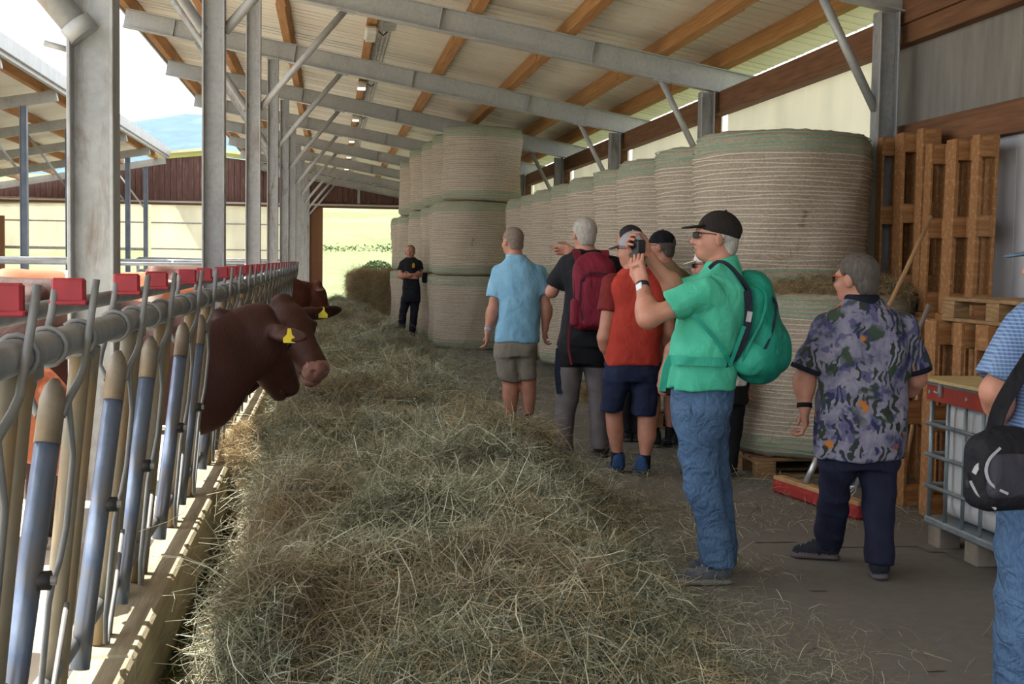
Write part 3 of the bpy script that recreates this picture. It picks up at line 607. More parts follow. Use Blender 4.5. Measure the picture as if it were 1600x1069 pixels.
def bale_mesh(seed):
    r = np.random.RandomState(seed); n = 72; prof = [(0, .0), (.3, -.005), (BR-.13, 0), (BR-.05, .012), (BR-.012, .05)]
    zs = np.linspace(.11, BH-.11, 17); prof += [(BR, z) for z in zs]; prof += [(BR-.012, BH-.05), (BR-.05, BH-.012), (BR-.13, BH), (.3, BH+.004), (0, BH+.006)]
    a = np.arange(n)/n*6.283; P = np.array(prof); th, R = np.meshgrid(a, P[:, 0]); Z = np.repeat(P[:, 1][:, None], n, 1)
    dr = .012*np.sin(3*th+r.rand()*6+Z*2)+.009*np.sin(7*th+r.rand()*6-Z*5)+.010*np.sin(2*th+r.rand()*6)+.012*np.sin(Z*5+r.rand()*6)+.006*r.randn(*th.shape)
    R2 = R+dr*np.clip(R/BR, 0, 1)**3; Z2 = np.clip(Z+.006*r.randn(*Z.shape)*(R < BR*.95), 0, BH); V = np.stack([R2*np.cos(th), R2*np.sin(th), Z2], -1).reshape(-1, 3); k = len(prof)
    i, j = np.meshgrid(np.arange(k-1), np.arange(n), indexing='ij'); j2 = (j+1) % n; Q = np.stack([i*n+j, i*n+j2, (i+1)*n+j2, (i+1)*n+j], -1).reshape(-1, 4)
    me = pymesh('bale', V, Q); me.materials.append(m_bale)
    # net strands: narrow raised bands round the bale
    def bands(z0s, w, name, m):
        VV, QQ = [], []; off = 0
        for z0 in z0s:
            zc = z0+.006*np.sin(2*a+r.rand()*6)+.004*np.sin(5*a+r.rand()*6); rc = np.interp(zc, P[:, 1][3:-3], P[:, 0][3:-3]); d0 = .012*np.sin(3*a)+.004
            rr = np.interp(np.clip(z0, .05, BH-.05), [.05, .11, BH-.11, BH-.05], [BR-.012, BR, BR, BR-.012])
            zi = np.argmin(np.abs(P[:, 1][2:-2]-z0))+2; base = R2[zi] if P[zi, 0] > BR*.9 else np.full(n, rr)
            ro = base+.007
            VV += [np.stack([ro*np.cos(a), ro*np.sin(a), zc-w/2], 1), np.stack([(ro+.002)*np.cos(a), (ro+.002)*np.sin(a), zc+w/2], 1)]
            j = np.arange(n); QQ.append(np.stack([off+j, off+(j+1) % n, off+n+(j+1) % n, off+n+j], 1)); off += 2*n
        mm = pymesh(name, np.concatenate(VV), np.concatenate(QQ)); mm.materials.append(m); return mm
    net = bands(np.arange(.17, BH-.16, .033), .008, 'net', m_net); netg = (bands(np.linspace(.05, .15, 4), .010, 'net_g', m_net_g), bands(np.linspace(BH-.16, BH-.04, 5), .010, 'net_g', m_net_g))
    # stray stalks poking out
    m = 420; aa = r.rand(m)*6.283; zz = .13+r.rand(m)*(BH-.26); L = .05+.07*r.rand(m); az = r.rand(m)*6.283
    c0 = np.stack([(BR+.004)*np.cos(aa), (BR+.004)*np.sin(aa), zz], 1); tang = np.stack([-np.sin(aa), np.cos(aa), 0*aa], 1); d = tang*np.cos(az)[:, None]+np.array([0, 0, 1])*np.sin(az)[:, None]+np.stack([np.cos(aa), np.sin(aa), 0*aa], 1)*(.35*r.rand(m))[:, None]
    s_ = np.cross(d, np.stack([np.cos(aa), np.sin(aa), 0*aa], 1))*.0018; c1 = c0+d*L[:, None]
    top = 160; rt = BR*np.sqrt(r.rand(top)); at2 = r.rand(top)*6.283; ct = np.stack([rt*np.cos(at2), rt*np.sin(at2), np.full(top, BH+.002)], 1); dt = np.stack([r.randn(top), r.randn(top), .03*np.abs(r.randn(top))+.02], 1); dt /= np.linalg.norm(dt, axis=1)[:, None]
    V2 = np.concatenate([np.stack([c0-s_, c0+s_, c1+s_*.3, c1-s_*.3], 1), np.stack([ct, ct+[.004, 0, 0], ct+dt*.09+[.001, 0, 0], ct+dt*.09], 1)]).reshape(-1, 3); st = pymesh('stray', V2, np.arange(len(V2)).reshape(-1, 4)); t = st.attributes.new('tone', 'FLOAT', 'POINT'); t.data.foreach_set('value', np.repeat(r.rand(m+top), 4).astype(np.float32)); st.materials.append(m_hay_brown)
    return me, net, netg, st
BALES = [bale_mesh(s) for s in range(4)]
nb = [0]
def bale(x, y, z, lab, grp, sc=1.0, hs=1.0):
    k = nb[0] % 4; nb[0] += 1; me, net, ng_, st = BALES[k]
    e = empty('round_bale', (x, y, z), lab, 'hay bale', grp, rz=(nb[0] % 4)*math.pi/2); e.scale = (sc, sc, hs)
    for nm, mm in (('hay_roll', me), ('net_wrap', net), ('net_edge', ng_[0]), ('net_edge', ng_[1]), ('loose_stalks', st)):
        o = bpy.data.objects.new(nm, mm); link(o, e)
        if nm == 'loose_stalks': o['kind'] = 'stuff'
    return e
# pallets
def pmesh(sx, sy, sz, m=None):
    mb = MB(); mb.box((0, 0, 0), (sx, sy, sz), None, .003); me = mb.mesh('timber'); me.materials.append(m or m_wood_x); return me
PM = {}
def pallet(origin, ux, uy, uz, lab, grp='timber pallets', m=None):
    """EUR-style pallet; ux long side 1.2, uy short side .8, uz thickness .144"""
    m = m or m_wood_x
    if m.name not in PM: PM[m.name] = (pmesh(1.2, .1, .022, m), pmesh(1.2, .145, .022, m), pmesh(.145, .8, .022, m), pmesh(.145, .1, .078, m), pmesh(.145, .145, .078, m))
    b10, b14, st, k10, k14 = PM[m.name]
    M = Matrix((Vector(ux).normalized(), Vector(uy).normalized(), Vector(uz).normalized())).transposed().to_4x4(); M.translation = Vector(origin)
    e = empty('pallet', (0, 0, 0), lab, 'pallet', grp); e.matrix_world = M
    def put(nm, me, x, y, z): o = bpy.data.objects.new(nm, me); o.location = (x, y, z); link(o, e)
    for y in (-.35, 0, .35):
        put('bottom_board', b14 if y == 0 else b10, 0, y, .011)
        for x in (-.5275, 0, .5275): put('block', k14 if y == 0 else k10, x, y, .061)
    for x in (-.5275, 0, .5275): put('cross_board', st, x, 0, .111)
    for y, b in ((-.3275, b14), (-.165, b10), (0, b14), (.165, b10), (.3275, b14)): put('top_board', b, 0, y, .133)
    return e
# bale row by the side wall: lower and upper tier
low_lab = ['round bale on pallets under the upper tier, behind the red broom', 'lower round bale behind the man in the green shirt', 'lower round bale behind the men in caps', 'lower round bale behind the dark red backpack']
up_lab = ['large round bale on top, beside the upright pallets', 'upper round bale next behind the large pallet-side bale', 'upper round bale above the grey cap', 'upper round bale above the white-haired man']
for i in range(10):
    y = 9.9+1.385*(i-.0); x = 3.47
    if i < 9: bale(x+(.03 if i % 2 else 0), y, .143+1.179, up_lab[i] if i < 4 else 'upper tier round bale farther along the side wall', 'upper bales along the side wall', 1.0, 1.015)
    xl, yl = (3.64, 9.42) if i == 0 else (3.72 if i == 1 else 3.52, 9.42+1.375*i)
    bale(xl, yl, .143, low_lab[i] if i < 4 else 'lower tier round bale farther along the side wall', 'lower bales along the side wall', 1.0)
    if i < 6: 
        for dx in (-.33, ):
            pallet((xl-.02, yl-.02, 0), (1, 0, 0), (0, 1, 0), (0, 0, 1), 'timber pallet under the bale behind the red broom' if i == 0 else 'timber pallet lying under a lower bale')
# tall stacks standing in the alley
for (x, y, n, lab) in ((2.47, 22.85, 3, 'tall three-bale stack in front'), (2.47, 24.25, 3, 'second tall stack'), (2.40, 25.65, 3, 'third tall stack'), (2.26, 27.6, 3, 'fourth tall stack'), (2.20, 30.75, 3, 'fifth tall stack'), (2.14, 32.15, 2, 'low two-bale stack at the end')):
    for k in range(n):
        w = ['bottom', 'middle', 'top'][k] if n == 3 else ['bottom', 'top'][k]
        bale(x+[.0, -.03, .12][k] if y < 23 else x+.03*k, y, .002+k*1.267, '%s bale of the %s' % (w, lab), 'bales in the tall stacks', 1.02, 1.075)
# loose hay on the first lower bale
clump((3.69, 9.36, 1.322), .56, .44, .08, 'brown loose hay lying on the bale top behind the patterned shirt', True, 140)
# upright pallets along the wall
pallet((3.60, 7.55, .602), (0, 0, 1), (0, -1, 0), (1, 0, 0), 'upright pallet facing the alley between tools and water tank', 'upright pallets by the wall', m_wood)
pallet((4.03, 6.90, .602), (0, 0, 1), (1, 0, 0), (0, 1, 0), 'upright pallet standing behind the caged water tank', 'upright pallets by the wall', m_wood)
pallet((4.25, 7.5, .602), (0, 0, 1), (0, -1, 0), (1, 0, 0), 'upright pallet leaning on the white wall, behind the first one', 'upright pallets by the wall', m_wood)
pallet((4.25, 6.46, .602), (0, 0, 1), (0, -1, 0), (1, 0, 0), 'upright pallet on the white wall above the water tank', 'upright pallets by the wall', m_wood)
pallet((4.05, 6.9, 1.203), (0, 1, 0), (1, 0, 0), (0, 0, 1), 'pallet lying flat across the upright pallets', 'timber pallets', m_wood_x)
pallet((4.17, 8.6, .602), (0, 0, 1), (0, -1, 0), (1, 0, 0), 'upright pallet in the corner behind the tool handles', 'upright pallets by the wall', m_wood)
pallet((4.22, 8.64, 1.802), (.015, 0, 1), (0, -1, 0), (1, 0, -.015), 'tall upright pallet raised above the bale on the white wall', 'raised upright pallets', m_wood)
pallet((4.22, 9.47, 1.922), (0, 0, 1), (0, -1, 0), (1, 0, 0), 'raised upright pallet wedged between bale and steel column', 'raised upright pallets', m_wood)
# ================================================================ tools
m_red = mat('red_bristle', 'a0322e', '7d1f20', 40, .8, .5, stretch=(1, 1, .1)); m_handle = mat('tool_handle_wood', 'b58f66', '94704c', 4, .6, .1, stretch=(3, 3, .4)); m_zinc = mat('bright_zinc', 'c9cdd2', 'aeb2b7', 8, .35, 0, .7)
a, b = np.array([2.98, 8.43, 0]), np.array([3.16, 7.43, 0]); br = empty('push_broom', tuple((a+b)/2), 'red push broom with wooden handle leaning on the pallets', 'broom'); o_ = Vector((a+b)/2)
ins = Matrix.Translation(-o_); k0 = len(COL.objects)
mb = MB(); mb.beam(Vector(a)+Vector((0, 0, .105)), Vector(b)+Vector((0, 0, .105)), .075, .03, bev=.006); mb.build('head', m_handle, br)
mb = MB(); mb.beam(Vector(a)+Vector((0, 0, .048)), Vector(b)+Vector((0, 0, .048)), .1, .088, bev=.02); mb.build('bristles', m_red, br)
h0 = Vector((3.04, 8.08, .12)); h1 = Vector(at(1455, 338, 8.75)); mb = MB(); mb.tube([h0, h0+(h1-h0)*.12], .02, 10); mb.build('socket', m_zinc, br)
mb = MB(); mb.tube([h0+(h1-h0)*.06, h1], .0145, 10); mb.build('handle', m_handle, br)
for o in list(COL.objects)[k0:]: o.matrix_parent_inverse = ins
h0 = Vector(onz(1338, 790)); h0.z = .12; h1 = Vector(at(1452, 476, 8.2)); sh = empty('manure_fork', tuple(h0), 'fork with worn grey handle leaning beside the push broom', 'fork'); ins = Matrix.Translation(-h0); k0 = len(COL.objects)
mb = MB(); mb.tube([h0+(h1-h0)*.1, h1], .016, 10); mb.build('handle', mat('worn_handle', '8d8378', '6f665c', 5, .6, .1), sh)
mb = MB(); mb.tube([h0, h0+(h1-h0)*.14], .021, 10); mb.build('socket', m_zinc, sh)
mb = MB()
for k in (-1.5, -.5, .5, 1.5): mb.tube([h0+Vector((0, .0, .01)), h0+Vector((-.04, k*.05, -.02)), h0+Vector((-.14, k*.06, -.11))], .006, 6)
mb.build('tines', m_zinc, sh)
for o in list(COL.objects)[k0:]: o.matrix_parent_inverse = ins
p0 = Vector(onz(1406, 790)); mb = MB(); mb.tube([p0-p0, Vector((.28, .25, 1.12))], .018, 10); mb.build('wooden_pole', m_handle, None, p0, label='plain wooden pole leaning against the upright pallet', cat='pole')
# ================================================================ caged water tank
m_tank = mat('white_plastic', 'd3d5d6', 'bfc2c4', 3, .4, .05); m_cage = mat('cage_steel', '9aa5ab', '7f898f', 8, .45, .05, .5); m_redp = mat('red_band', 'a5402f', '8c3226', 9, .6, .1); m_ply = mat('plywood', 'cdb98a', 'b59f6f', 3, .7, .15, stretch=(1, 6, 6))
x0, x1, y0, y1 = 3.27, 4.20, 5.82, 6.80
tk = empty('water_tank', (x0, y1, 0), 'white plastic tank in a steel cage with red band and plywood lid', 'tank'); ins = Matrix.Translation((-x0, -y1, 0)); k0 = len(COL.objects)
for yy_ in (y0+.07, (y0+y1)/2, y1-.07):
    for xx_ in (x0+.06, (x0+x1)/2, x1-.06): mb = MB(); mb.box((xx_, yy_, .06), (.12, .14, .12), None, .004); mb.build('foot_block', mat('grey_block', '8e8478', '6e665c', 6, .8, .2), tk)
mb = MB(); mb.bx((x0-.02, y0-.02, .12), (x1+.02, y1+.02, .16), .008); mb.build('base_tray', m_cage, tk)
me = skin_mesh('tank', [U_(P_box(((x0+x1)/2, (y0+y1)/2, .50), ((x1-x0)/2-.03, (y1-y0)/2-.03, .335), .09), 0)], .03); mesh_obj('tank_body', me, m_tank, tk)
def cage(pts, nm, r=.011): mb = MB(); mb.tube(pts, r, 8); mb.build(nm, m_cage, tk)
for k in range(6):
    yy_ = y1-.01-k*(y1-y0-.02)/5; cage([(x0-.005, yy_, .16), (x0-.005, yy_, .84)], 'upright')
    xx_ = x0+k*(x1-x0)/5; cage([(xx_, y1+.005, .16), (xx_, y1+.005, .84)], 'upright'); cage([(xx_, y0-.005, .16), (xx_, y0-.005, .84)], 'upright')
for z in (.33, .50, .67): cage([(x0-.018, y1+.02, z), (x0-.018, y0-.02, z)], 'cage_bar', .012); cage([(x0-.02, y1+.018, z), (x1+.02, y1+.018, z)], 'cage_bar', .012); cage([(x0-.02, y0-.018, z), (x1+.02, y0-.018, z)], 'cage_bar', .012)
mb = MB(); mb.bx((x0-.025, y0-.02, .80), (x0-.008, y1+.02, .89)); mb.bx((x0-.02, y1+.008, .80), (x1, y1+.022, .89)); mb.bx((x0-.02, y0-.022, .80), (x1, y0-.008, .89)); mb.build('red_band', m_redp, tk)
mb = MB(); mb.bx((x0-.028, y0-.02, .885), (x1, y1+.02, .905)); mb.build('top_frame', m_cage, tk)
mb = MB(); mb.bx((x0-.07, y0-.05, .906), (x1+.03, y1+.07, .924), .002); mb.build('plywood_lid', m_ply, tk)
mb = MB(); mb.box((x0-.035, y1-.16, .875), (.02, .025, .09), None, .004); mb.tube([(x0-.04, y1-.16, .84), (x0-.07, y1-.16, .86)], .006, 6); mb.build('latch', m_zinc, tk)
for k in range(3): mb = MB(); mb.tube([(x0-.026, y1-.02-.42*k, .845), (x0-.031, y1-.02-.42*k, .845)], .012, 8); mb.build('rivet', m_zinc, tk)
for o in list(COL.objects)[k0:]: o.matrix_parent_inverse = ins
# ================================================================ feed sill and fence
m_sill = mat('sill_timber', 'a39880', '80765f', 4, .75, .25, stretch=(8, .8, 8)); m_base = mat('sill_concrete', '8a7d62', '6c6048', 4, .9, .3)
sl = empty('feed_sill', (-.69, 0, 0), 'low worn timber sill below the feed fence', 'sill')
for k in range(7):
    mb = MB(); mb.bx((-.08, 0+k*4.1-4, .0), (.09, 4.09+k*4.1-4, .265), .012); mb.build('timber', m_sill, sl)
mb = MB(); mb.bx((-.2, 24.75, 0), (-.05, 50, .42), .01); mb.build('trim_3', mat('far_kerb', 'c3ccd2', 'a9b3ba', 3, .8, .1), None, (-.56, 0, 0), kind='structure', label='pale concrete kerb continuing past the fence')
m_tube = mat('fence_tube', '8f8979', '746d5d', 5, .55, .12, .2, c3='96794f', stretch=(1, 1, .6)); m_swing = mat('polished_swing_tube', '838e9f', '5b687d', 7, .36, .15, .55, stretch=(1, 1, .5), c3='6d675c'); m_clip = mat('red_clip', '9c2b34', '7f2029', 12, .5, .08); m_dark = mat('dark_rail', '7f8181', '626464', 7, .55, .12, .25); m_bolt = mat('dark_bolt', '3b3b3d', '2a2a2c', 9, .5, 0, .5)
XT, XB, ZT, ZB = -.63, -.735, 1.313, .27
def fx(z): return XB+(XT-XB)*(z-ZB)/(ZT-ZB)
for (nm, x, z, r, lab) in (('fence_rail', XT, ZT, .037, 'thick grey front rail running along the feed fence'), ('fence_rail', XT-.12, ZT+.062, .024, 'thin rear locking rail of the feed fence'), ('fence_rail', fx(.40)-.01, .40, .027, 'low rail along the foot of the feed fence')):
    mb = MB(); mb.tube([(x, -3, z), (x, 24.7, z)], r, 14); mb.build(nm, m_dark, None, label=lab, cat='rail')
cy = [2.69, 3.35, 4.28, 5.01, 6.06, 6.85, 7.93, 8.7, 9.73, 10.46, 11.45]; cy += [11.45+.86*k for k in range(1, 16)]; cy[23] += .12
m_worn = mat('worn_tube_end', '8f887c', '6b6051', 9, .5, .1, .3)
def lock_unit():
    e = empty('headlock', (0, 0, 0), 'hinged tube headlock with red catch in the feed fence', 'headlock', 'headlocks along the feed fence')
    T = lambda y, z, dx=0: (fx(z)+dx, y, z)
    MB().tube([T(.16, .27), T(.16, 1.28)], .027, 12).build('fixed_tube', m_tube, e)
    MB().tube([T(.30, .27), T(.30, 1.28)], .025, 12).build('fixed_tube', m_tube, e)
    MB().tube([T(-.41, .33, .02), T(-.40, .45, .02), T(-.24, 1.10, .015)], .029, 14).build('swing_tube', m_swing, e)
    MB().tube([T(-.245, 1.09, .015), T(-.215, 1.185, .012), T(-.205, 1.215, .01), T(-.20, 1.235, .01)], .029, 14, radii=[.030, .030, .022, .008]).build('tube_end', m_worn, e)
    for s in (1, -1):
        d = .047*s; mb = MB(); mb.tube([T(-.225, 1.15, .012+.026*s), T(-.19, 1.19, d*.95), T(-.13, 1.225, d*1.1), T(-.09, 1.25, d*1.12), T(-.05, 1.32, d*1.05), T(-.02, 1.38, d), T(.0, 1.46, d)], .0095, 8); mb.build('yoke', m_dark, e)
    mb = MB(); mb.box((XT-.004, 0, 1.432), (.08, .03, .064), None, .006); mb.box((XT-.004, 0, 1.404), (.09, .04, .012), None, .003); mb.build('catch', m_clip, e)
    mb = MB(); mb.tube([T(-.315, .79, .02), T(-.315, .79, .066)], .022, 10); mb.build('pivot_bolt', m_bolt, e)
    mb = MB(); mb.tube([T(-.315, .79, -.05), T(-.315, .79, .078)], .011, 8); mb.build('pivot_pin', m_zinc, e)
    mb = MB(); mb.tube([T(-.20, 1.18, .045), T(-.16, 1.05, .06), T(-.155, .88, .06), T(-.17, .80, .055), T(-.235, .76, .055), T(-.255, .72, .055), T(-.275, .45, .06), T(-.26, .36, .065), T(-.21, .345, .065), T(-.17, .39, .06), T(-.05, .46, .05), T(.14, .62, .03)], .0075, 7); mb.build('trip_rod', m_dark, e)
    for y in (-.28, .09):
        pts = [(XT+.043*math.cos(t), y, ZT+.043*math.sin(t)) for t in np.linspace(-2.4, 2.4, 12)]; mb = MB(); mb.tube(pts, .007, 6); mb.build('u_bolt', m_dark, e)
    mb = MB(); mb.box((XT-.015, .2, 1.27), (.075, .1, .035), None, .006); mb.build('clamp', m_dark, e)
    return e
lu = lock_unit()
LK = [lu]+[copy_tree(lu) for _ in cy[1:]]
for k, y in enumerate(cy):
    o = LK[k]; o.location = (0, y, 0)
    ft = sorted([q for q in o.children if q.name.startswith('fixed_tube')], key=lambda q: q.name)[1]      # second fixed tube set closer where the next lock or a neck needs the room
    if k in (0, 2): ft.location.y = -.25
    if k in (5, 7, 22, 23): ft.location.y = -.082
    if k in (6, 8): ft.location.y = -.07
    if k in (0, 1, 2, 5, 6): o['label'] = {0: 'headlock with red catch in front of the bright red cow', 1: 'headlock with worn blue swing tube beside the stained post', 2: 'headlock with red catch just past the stained post', 5: 'headlock whose tubes stand just before the tagged cow', 6: 'headlock with the tagged dark red cow reaching through'}[k]
# ================================================================ cows
def hide(name, a, b, c3=None, sc=3):
    t = NT(name); co = t.coord('Object'); n = t.noise(co, sc, 4); n2 = t.noise(t.coord('Object', (1, 1, .4)), 70, 4)
    c = t.ramp(n, [(.35, srgb(a)), (.65, srgb(b))]); c = t.mix(.3, c, t.ramp(n2, [(.35, tuple(v*.6 for v in srgb(a))), (.7, srgb(c3 or b))])); t.l(c, t.b.inputs['Base Color']); t.bump(n2, .35, .006); return t.done(.6, 0, .25)
m_cow = hide('red_brown_hide', '301916', '40221b'); m_cow2 = hide('bright_red_hide', '8a4a30', '9c5a3c'); m_muz = mat('pink_muzzle', '8f6a60', '6e4c45', 25, .5, .2); m_tag = mat('yellow_tag', 'd8c832', 'c2b224', 10, .45, 0); m_hoof = mat('hoof', '3a332c', '2a2520', 9, .6, .1)
t = NT('white_red_hide'); co = t.coord('Object'); f = t.noise(co, 1.7, 2); t.l(t.mix(t.ramp(f, [(.48, (0, 0, 0)), (.52, (1, 1, 1))]), srgb('e2dcd2'), srgb('a06040')), t.b.inputs['Base Color']); m_cow3 = t.done(.7)
def cow(x, y, rz, poll, muz, lab, m, roll=0, tags=(1,), h=.02, legs=True, grp=None, side=(0, 1, 0), tuft=True, nm=None, muzzle=None):
    """x, y = withers on the ground; body points along rz (0 = +X); poll, muz world points of the head"""
    O = np.array([x, y, 0.0]); c, s = math.cos(rz), math.sin(rz); D = np.array([c, s, 0]); S = np.array([-s, c, 0]); Uz = EZ
    T = lambda f, l, u: O+D*f+S*l+Uz*u
    e = empty('cow', tuple(O), lab, 'cow', grp); A = [D, S, Uz]; B = []
    B += [U_(P_ell(T(-.72, 0, .90), (.78, .36, .40), A), .05), U_(P_ell(T(-.05, 0, .88), (.33, .27, .42), A), .1), U_(P_ell(T(-1.3, 0, 1.0), (.30, .29, .34), A), .1), U_(P_cone(T(.0, 0, 1.27), T(-1.35, 0, 1.28), .09, .10), .1)]
    if legs:
        for f, l in ((.02, .17), (.02, -.17)): B += [U_(P_cone(T(f, l, .75), T(f+.02, l, .42), .12, .065), .06), U_(P_cone(T(f+.02, l, .42), T(f, l, .08), .055, .042), .03), U_(P_cone(T(f, l, .07), T(f+.02, l, .03), .05, .058), .02, 2)]
        for f, l in ((-1.38, .18), (-1.38, -.18)): B += [U_(P_cone(T(f+.1, l, .85), T(f+.12, l, .62), .17, .11), .06), U_(P_cone(T(f+.12, l, .62), T(f-.06, l, .42), .10, .055), .04), U_(P_cone(T(f-.06, l, .42), T(f-.02, l, .08), .05, .04), .03), U_(P_cone(T(f-.02, l, .07), T(f, l, .03), .048, .056), .02, 2)]
        B += [U_(P_cone(T(-1.58, 0, 1.2), T(-1.68, 0, .55), .03, .018), .03), U_(P_ell(T(-1.05, 0, .62), (.2, .17, .14), A), .06)]
    poll, muz = np.asarray(poll, float), np.asarray(muz, float); H = _n(muz-poll); L = np.linalg.norm(muz-poll); sd = np.asarray(side, float); sd = _n(sd-H*(sd@H)); up = np.cross(sd, H); up = up if up[2] > 0 or abs(up[2]) < .1 else -up; k = L/.50
    G = lambda a, b, cc: poll+(H*a+sd*b+up*cc)*k; HA = [H, sd, up]
    n0 = T(.10, 0, 1.0); n1 = G(.04, 0, -.08); lat = _n(np.cross(n1-n0, EZ))
    if nm is not None: B += [U_(P_cone(n0-EZ*.12, np.asarray(nm), .36, .275, lat, 2.3), .10), U_(P_cone(np.asarray(nm), n1, .275, .18, lat, 2.0), .10)]
    else: B += [U_(P_cone(n0, n1, .30, .165, lat, 1.75), .10)]
    B += [U_(P_cone(T(.22, 0, .72), G(.16, 0, -.17), .13, .06, lat, 1.6), .12)]
    B += [U_(P_ell(G(.10, 0, -.02), np.array([.15, .115, .12])*k, HA), .04), U_(P_cone(G(.08, 0, -.03), G(.40, 0, -.03), .12*k, .078*k), .05), U_(P_ell(G(.17, 0, -.11), np.array([.13, .075, .09])*k, HA), .05), U_(P_cone(G(.2, 0, -.13), G(.44, 0, -.105), .065*k, .045*k), .03), U_(P_ell(G(.455, 0, -.035), np.array([.055, .078, .062])*k, HA), .03, 1), U_(P_ell(G(.44, 0, -.1), np.array([.05, .058, .03])*k, HA), .02, 1)]
    for q in (-1, 1):
        B += [U_(P_ell(G(.16, q*.095, .035), np.array([.045, .022, .03])*k, HA), .03), S_(P_ell(G(.495, q*.04, -.012), np.array([.02, .015, .013])*k, HA), .01)]
        e0, e1 = G(.02, q*.10, -.0), G(.0, q*.35, -.03); B += [U_(P_cone(e0, e0+(e1-e0)*.3, .03*k, .04*k, H, 1.0), .03), U_(P_ell((e0+e1)/2+(e1-e0)*.12, np.array([.14*k, .062*k, .022*k]), [_n(e1-e0), _n(up+H*.3), np.cross(_n(e1-e0), _n(up+H*.3))]), .02)]
    B += [S_(P_box(G(.47, 0, -.088), np.array([.07, .07, .003])*k, .001, HA), .01)]
    if tuft: B += [U_(P_ell(G(-.02, 0, .05), np.array([.06, .07, .06])*k, HA), .04)]
    lo = np.minimum(poll, muz)-.32*k; hi = np.maximum(poll, muz)+.32*k
    fold = lambda X_, Y_, Z_: .006*waves(X_, Y_, Z_, 9, 6)+.0025*waves(X_, Y_, Z_, 45, 6, 4)
    mesh_obj('body', skin_mesh('cow', B, h, [(lo, hi, .011)], fold, origin=O), [m, muzzle or m_muz, m_hoof], e)
    for q in (-1, 1): mb = MB(); mb.ball(G(.165, q*.112, .04)-O, .020*k, 10); mb.build('eye', mat('cow_eye', '17110f', '0d0a09', 5, .15, 0, 0, .6), e)
    for q in tags:
        c0 = G(.0, q*.27, -.012)+(np.array([0, -1, 0])*.075); mb = MB(); w_ = EX; pts = [c0+w_*a+EZ*b-O for a, b in ((-.032, -.045), (.032, -.045), (.034, -.02), (.014, .0), (.009, .032), (-.009, .032), (-.014, 0), (-.034, -.02))]
        mb.poly(pts, (0, .006, 0)); mb.build('ear_tag', m_tag, e)
    return e
# feeding cows with heads through the fence
cow(-1.55, 7.26, 0, at(402, 504, 7.28), at(460, 606, 7.60), 'dark red cow with yellow ear tag feeding beside the hanging sill', m_cow, side=(.6, -.8, .0), tags=(1,), nm=(-.74, 7.26, .85), muzzle=m_cow)
cow(-1.55, 9.12, 0, at(440, 489, 9.30), at(502, 580, 8.94), 'dark red cow chewing with pale muzzle, behind the tagged cow', m_cow, side=(.85, .5, .05), tags=(1,), nm=(-.66, 9.11, .86))
cow(-1.5, 22.2, 0, at(493, 449, 22.15), at(517, 497, 22.35), 'red-brown cow feeding farthest along the fence', hide('red_brown_far', '4d281f', '5e3326'), side=(.3, -1, 0), tags=(), nm=(-.66, 22.2, .9))
# cows standing in the sunlit yard
def yc(x, y, rz, lab, m, low=.95): D = np.array([math.cos(rz), math.sin(rz), 0]); O = np.array([x, y, 0]); return cow(x, y, rz, O+D*.55+EZ*(low+.3), O+D*.95+EZ*(low-.05), lab, m, side=(-D[1], D[0], 0), tags=(), h=.03)
yc(-4.3, 8.6, -1.3, 'white and red cow standing in the sun behind the near fence', m_cow3, 1.0)
yc(-1.75, 13.4, .2, 'pale cow standing in the sun behind the second column', m_cow3, .9)
yc(-5.0, 15.2, 2.6, 'white-backed cow standing in the yard before the tube gate', m_cow3, 1.0)
yc(-1.75, 5.2, .05, 'bright red cow standing just behind the nearest headlocks', m_cow2, .75)
# ================================================================ people
def skin_mat(name, a, b, red='b5705c'):
    t = NT(name); co = t.coord('Object'); n = t.noise(co, 14, 5); n2 = t.noise(co, 120, 3)
    c = t.ramp(n, [(.3, srgb(a)), (.7, srgb(b))]); c = t.mix(.18, c, t.ramp(n2, [(.4, srgb(a)), (.7, srgb(red))])); t.l(c, t.b.inputs['Base Color'])
    t.b.inputs['Subsurface Weight'].default_value = .0; t.bump(n2, .08, .002); return t.done(.5, 0, .4)
m_skin = skin_mat('skin', 'b98672', 'a3705c'); m_skin2 = skin_mat('skin_tanned', 'b07d63', '94634c'); m_lip = mat('lip', 'a0605a', '8c504c', 20, .5, 0)
def cloth(name, a, b=None, sc=9, rough=.85, bump=.12):
    if name in MATS: return MATS[name]
    t = NT(name); c1 = srgb(a); c2 = srgb(b) if b else tuple(v*.82 for v in c1); co = t.coord('Object')
    t.l(t.ramp(t.noise(co, sc, 5), [(.3, c1), (.7, c2)]), t.b.inputs['Base Color'])
    w1 = t.noise(t.coord('Object', (1, 1, .55)), 5, 2, .5, 1.6); w2 = t.noise(t.coord('Object', (1, 1, .8), (.5, .4, 0)), 17, 2, .5, 1.2); w3 = t.noise(co, 220, 2)
    hgt = t.math('ADD', t.math('ADD', t.math('MULTIPLY', w1, 1.0), t.math('MULTIPLY', w2, .35)), t.math('MULTIPLY', w3, .03)); t.bump(hgt, .4, .05)
    MATS[name] = t.done(rough, 0, .2); return MATS[name]
m_sole = cloth('shoe_sole', '4b4a48', '343332', 20); m_shoe_dark = cloth('dark_shoe', '2f3338', '23262a', 30)
m_white_hair = mat('white_hair', 'b8b4ac', '8e8a83', 60, .7, .5, stretch=(1, 1, .3)); m_grey_hair = mat('grey_hair', '625b55', '453f3a', 60, .7, .5, stretch=(1, 1, .3)); m_dark_hair = mat('dark_hair', '2b2725', '1a1716', 60, .6, .5, stretch=(1, 1, .3)); m_short_hair = mat('short_hair', '8a7a6e', '6d6057', 70, .8, .4)
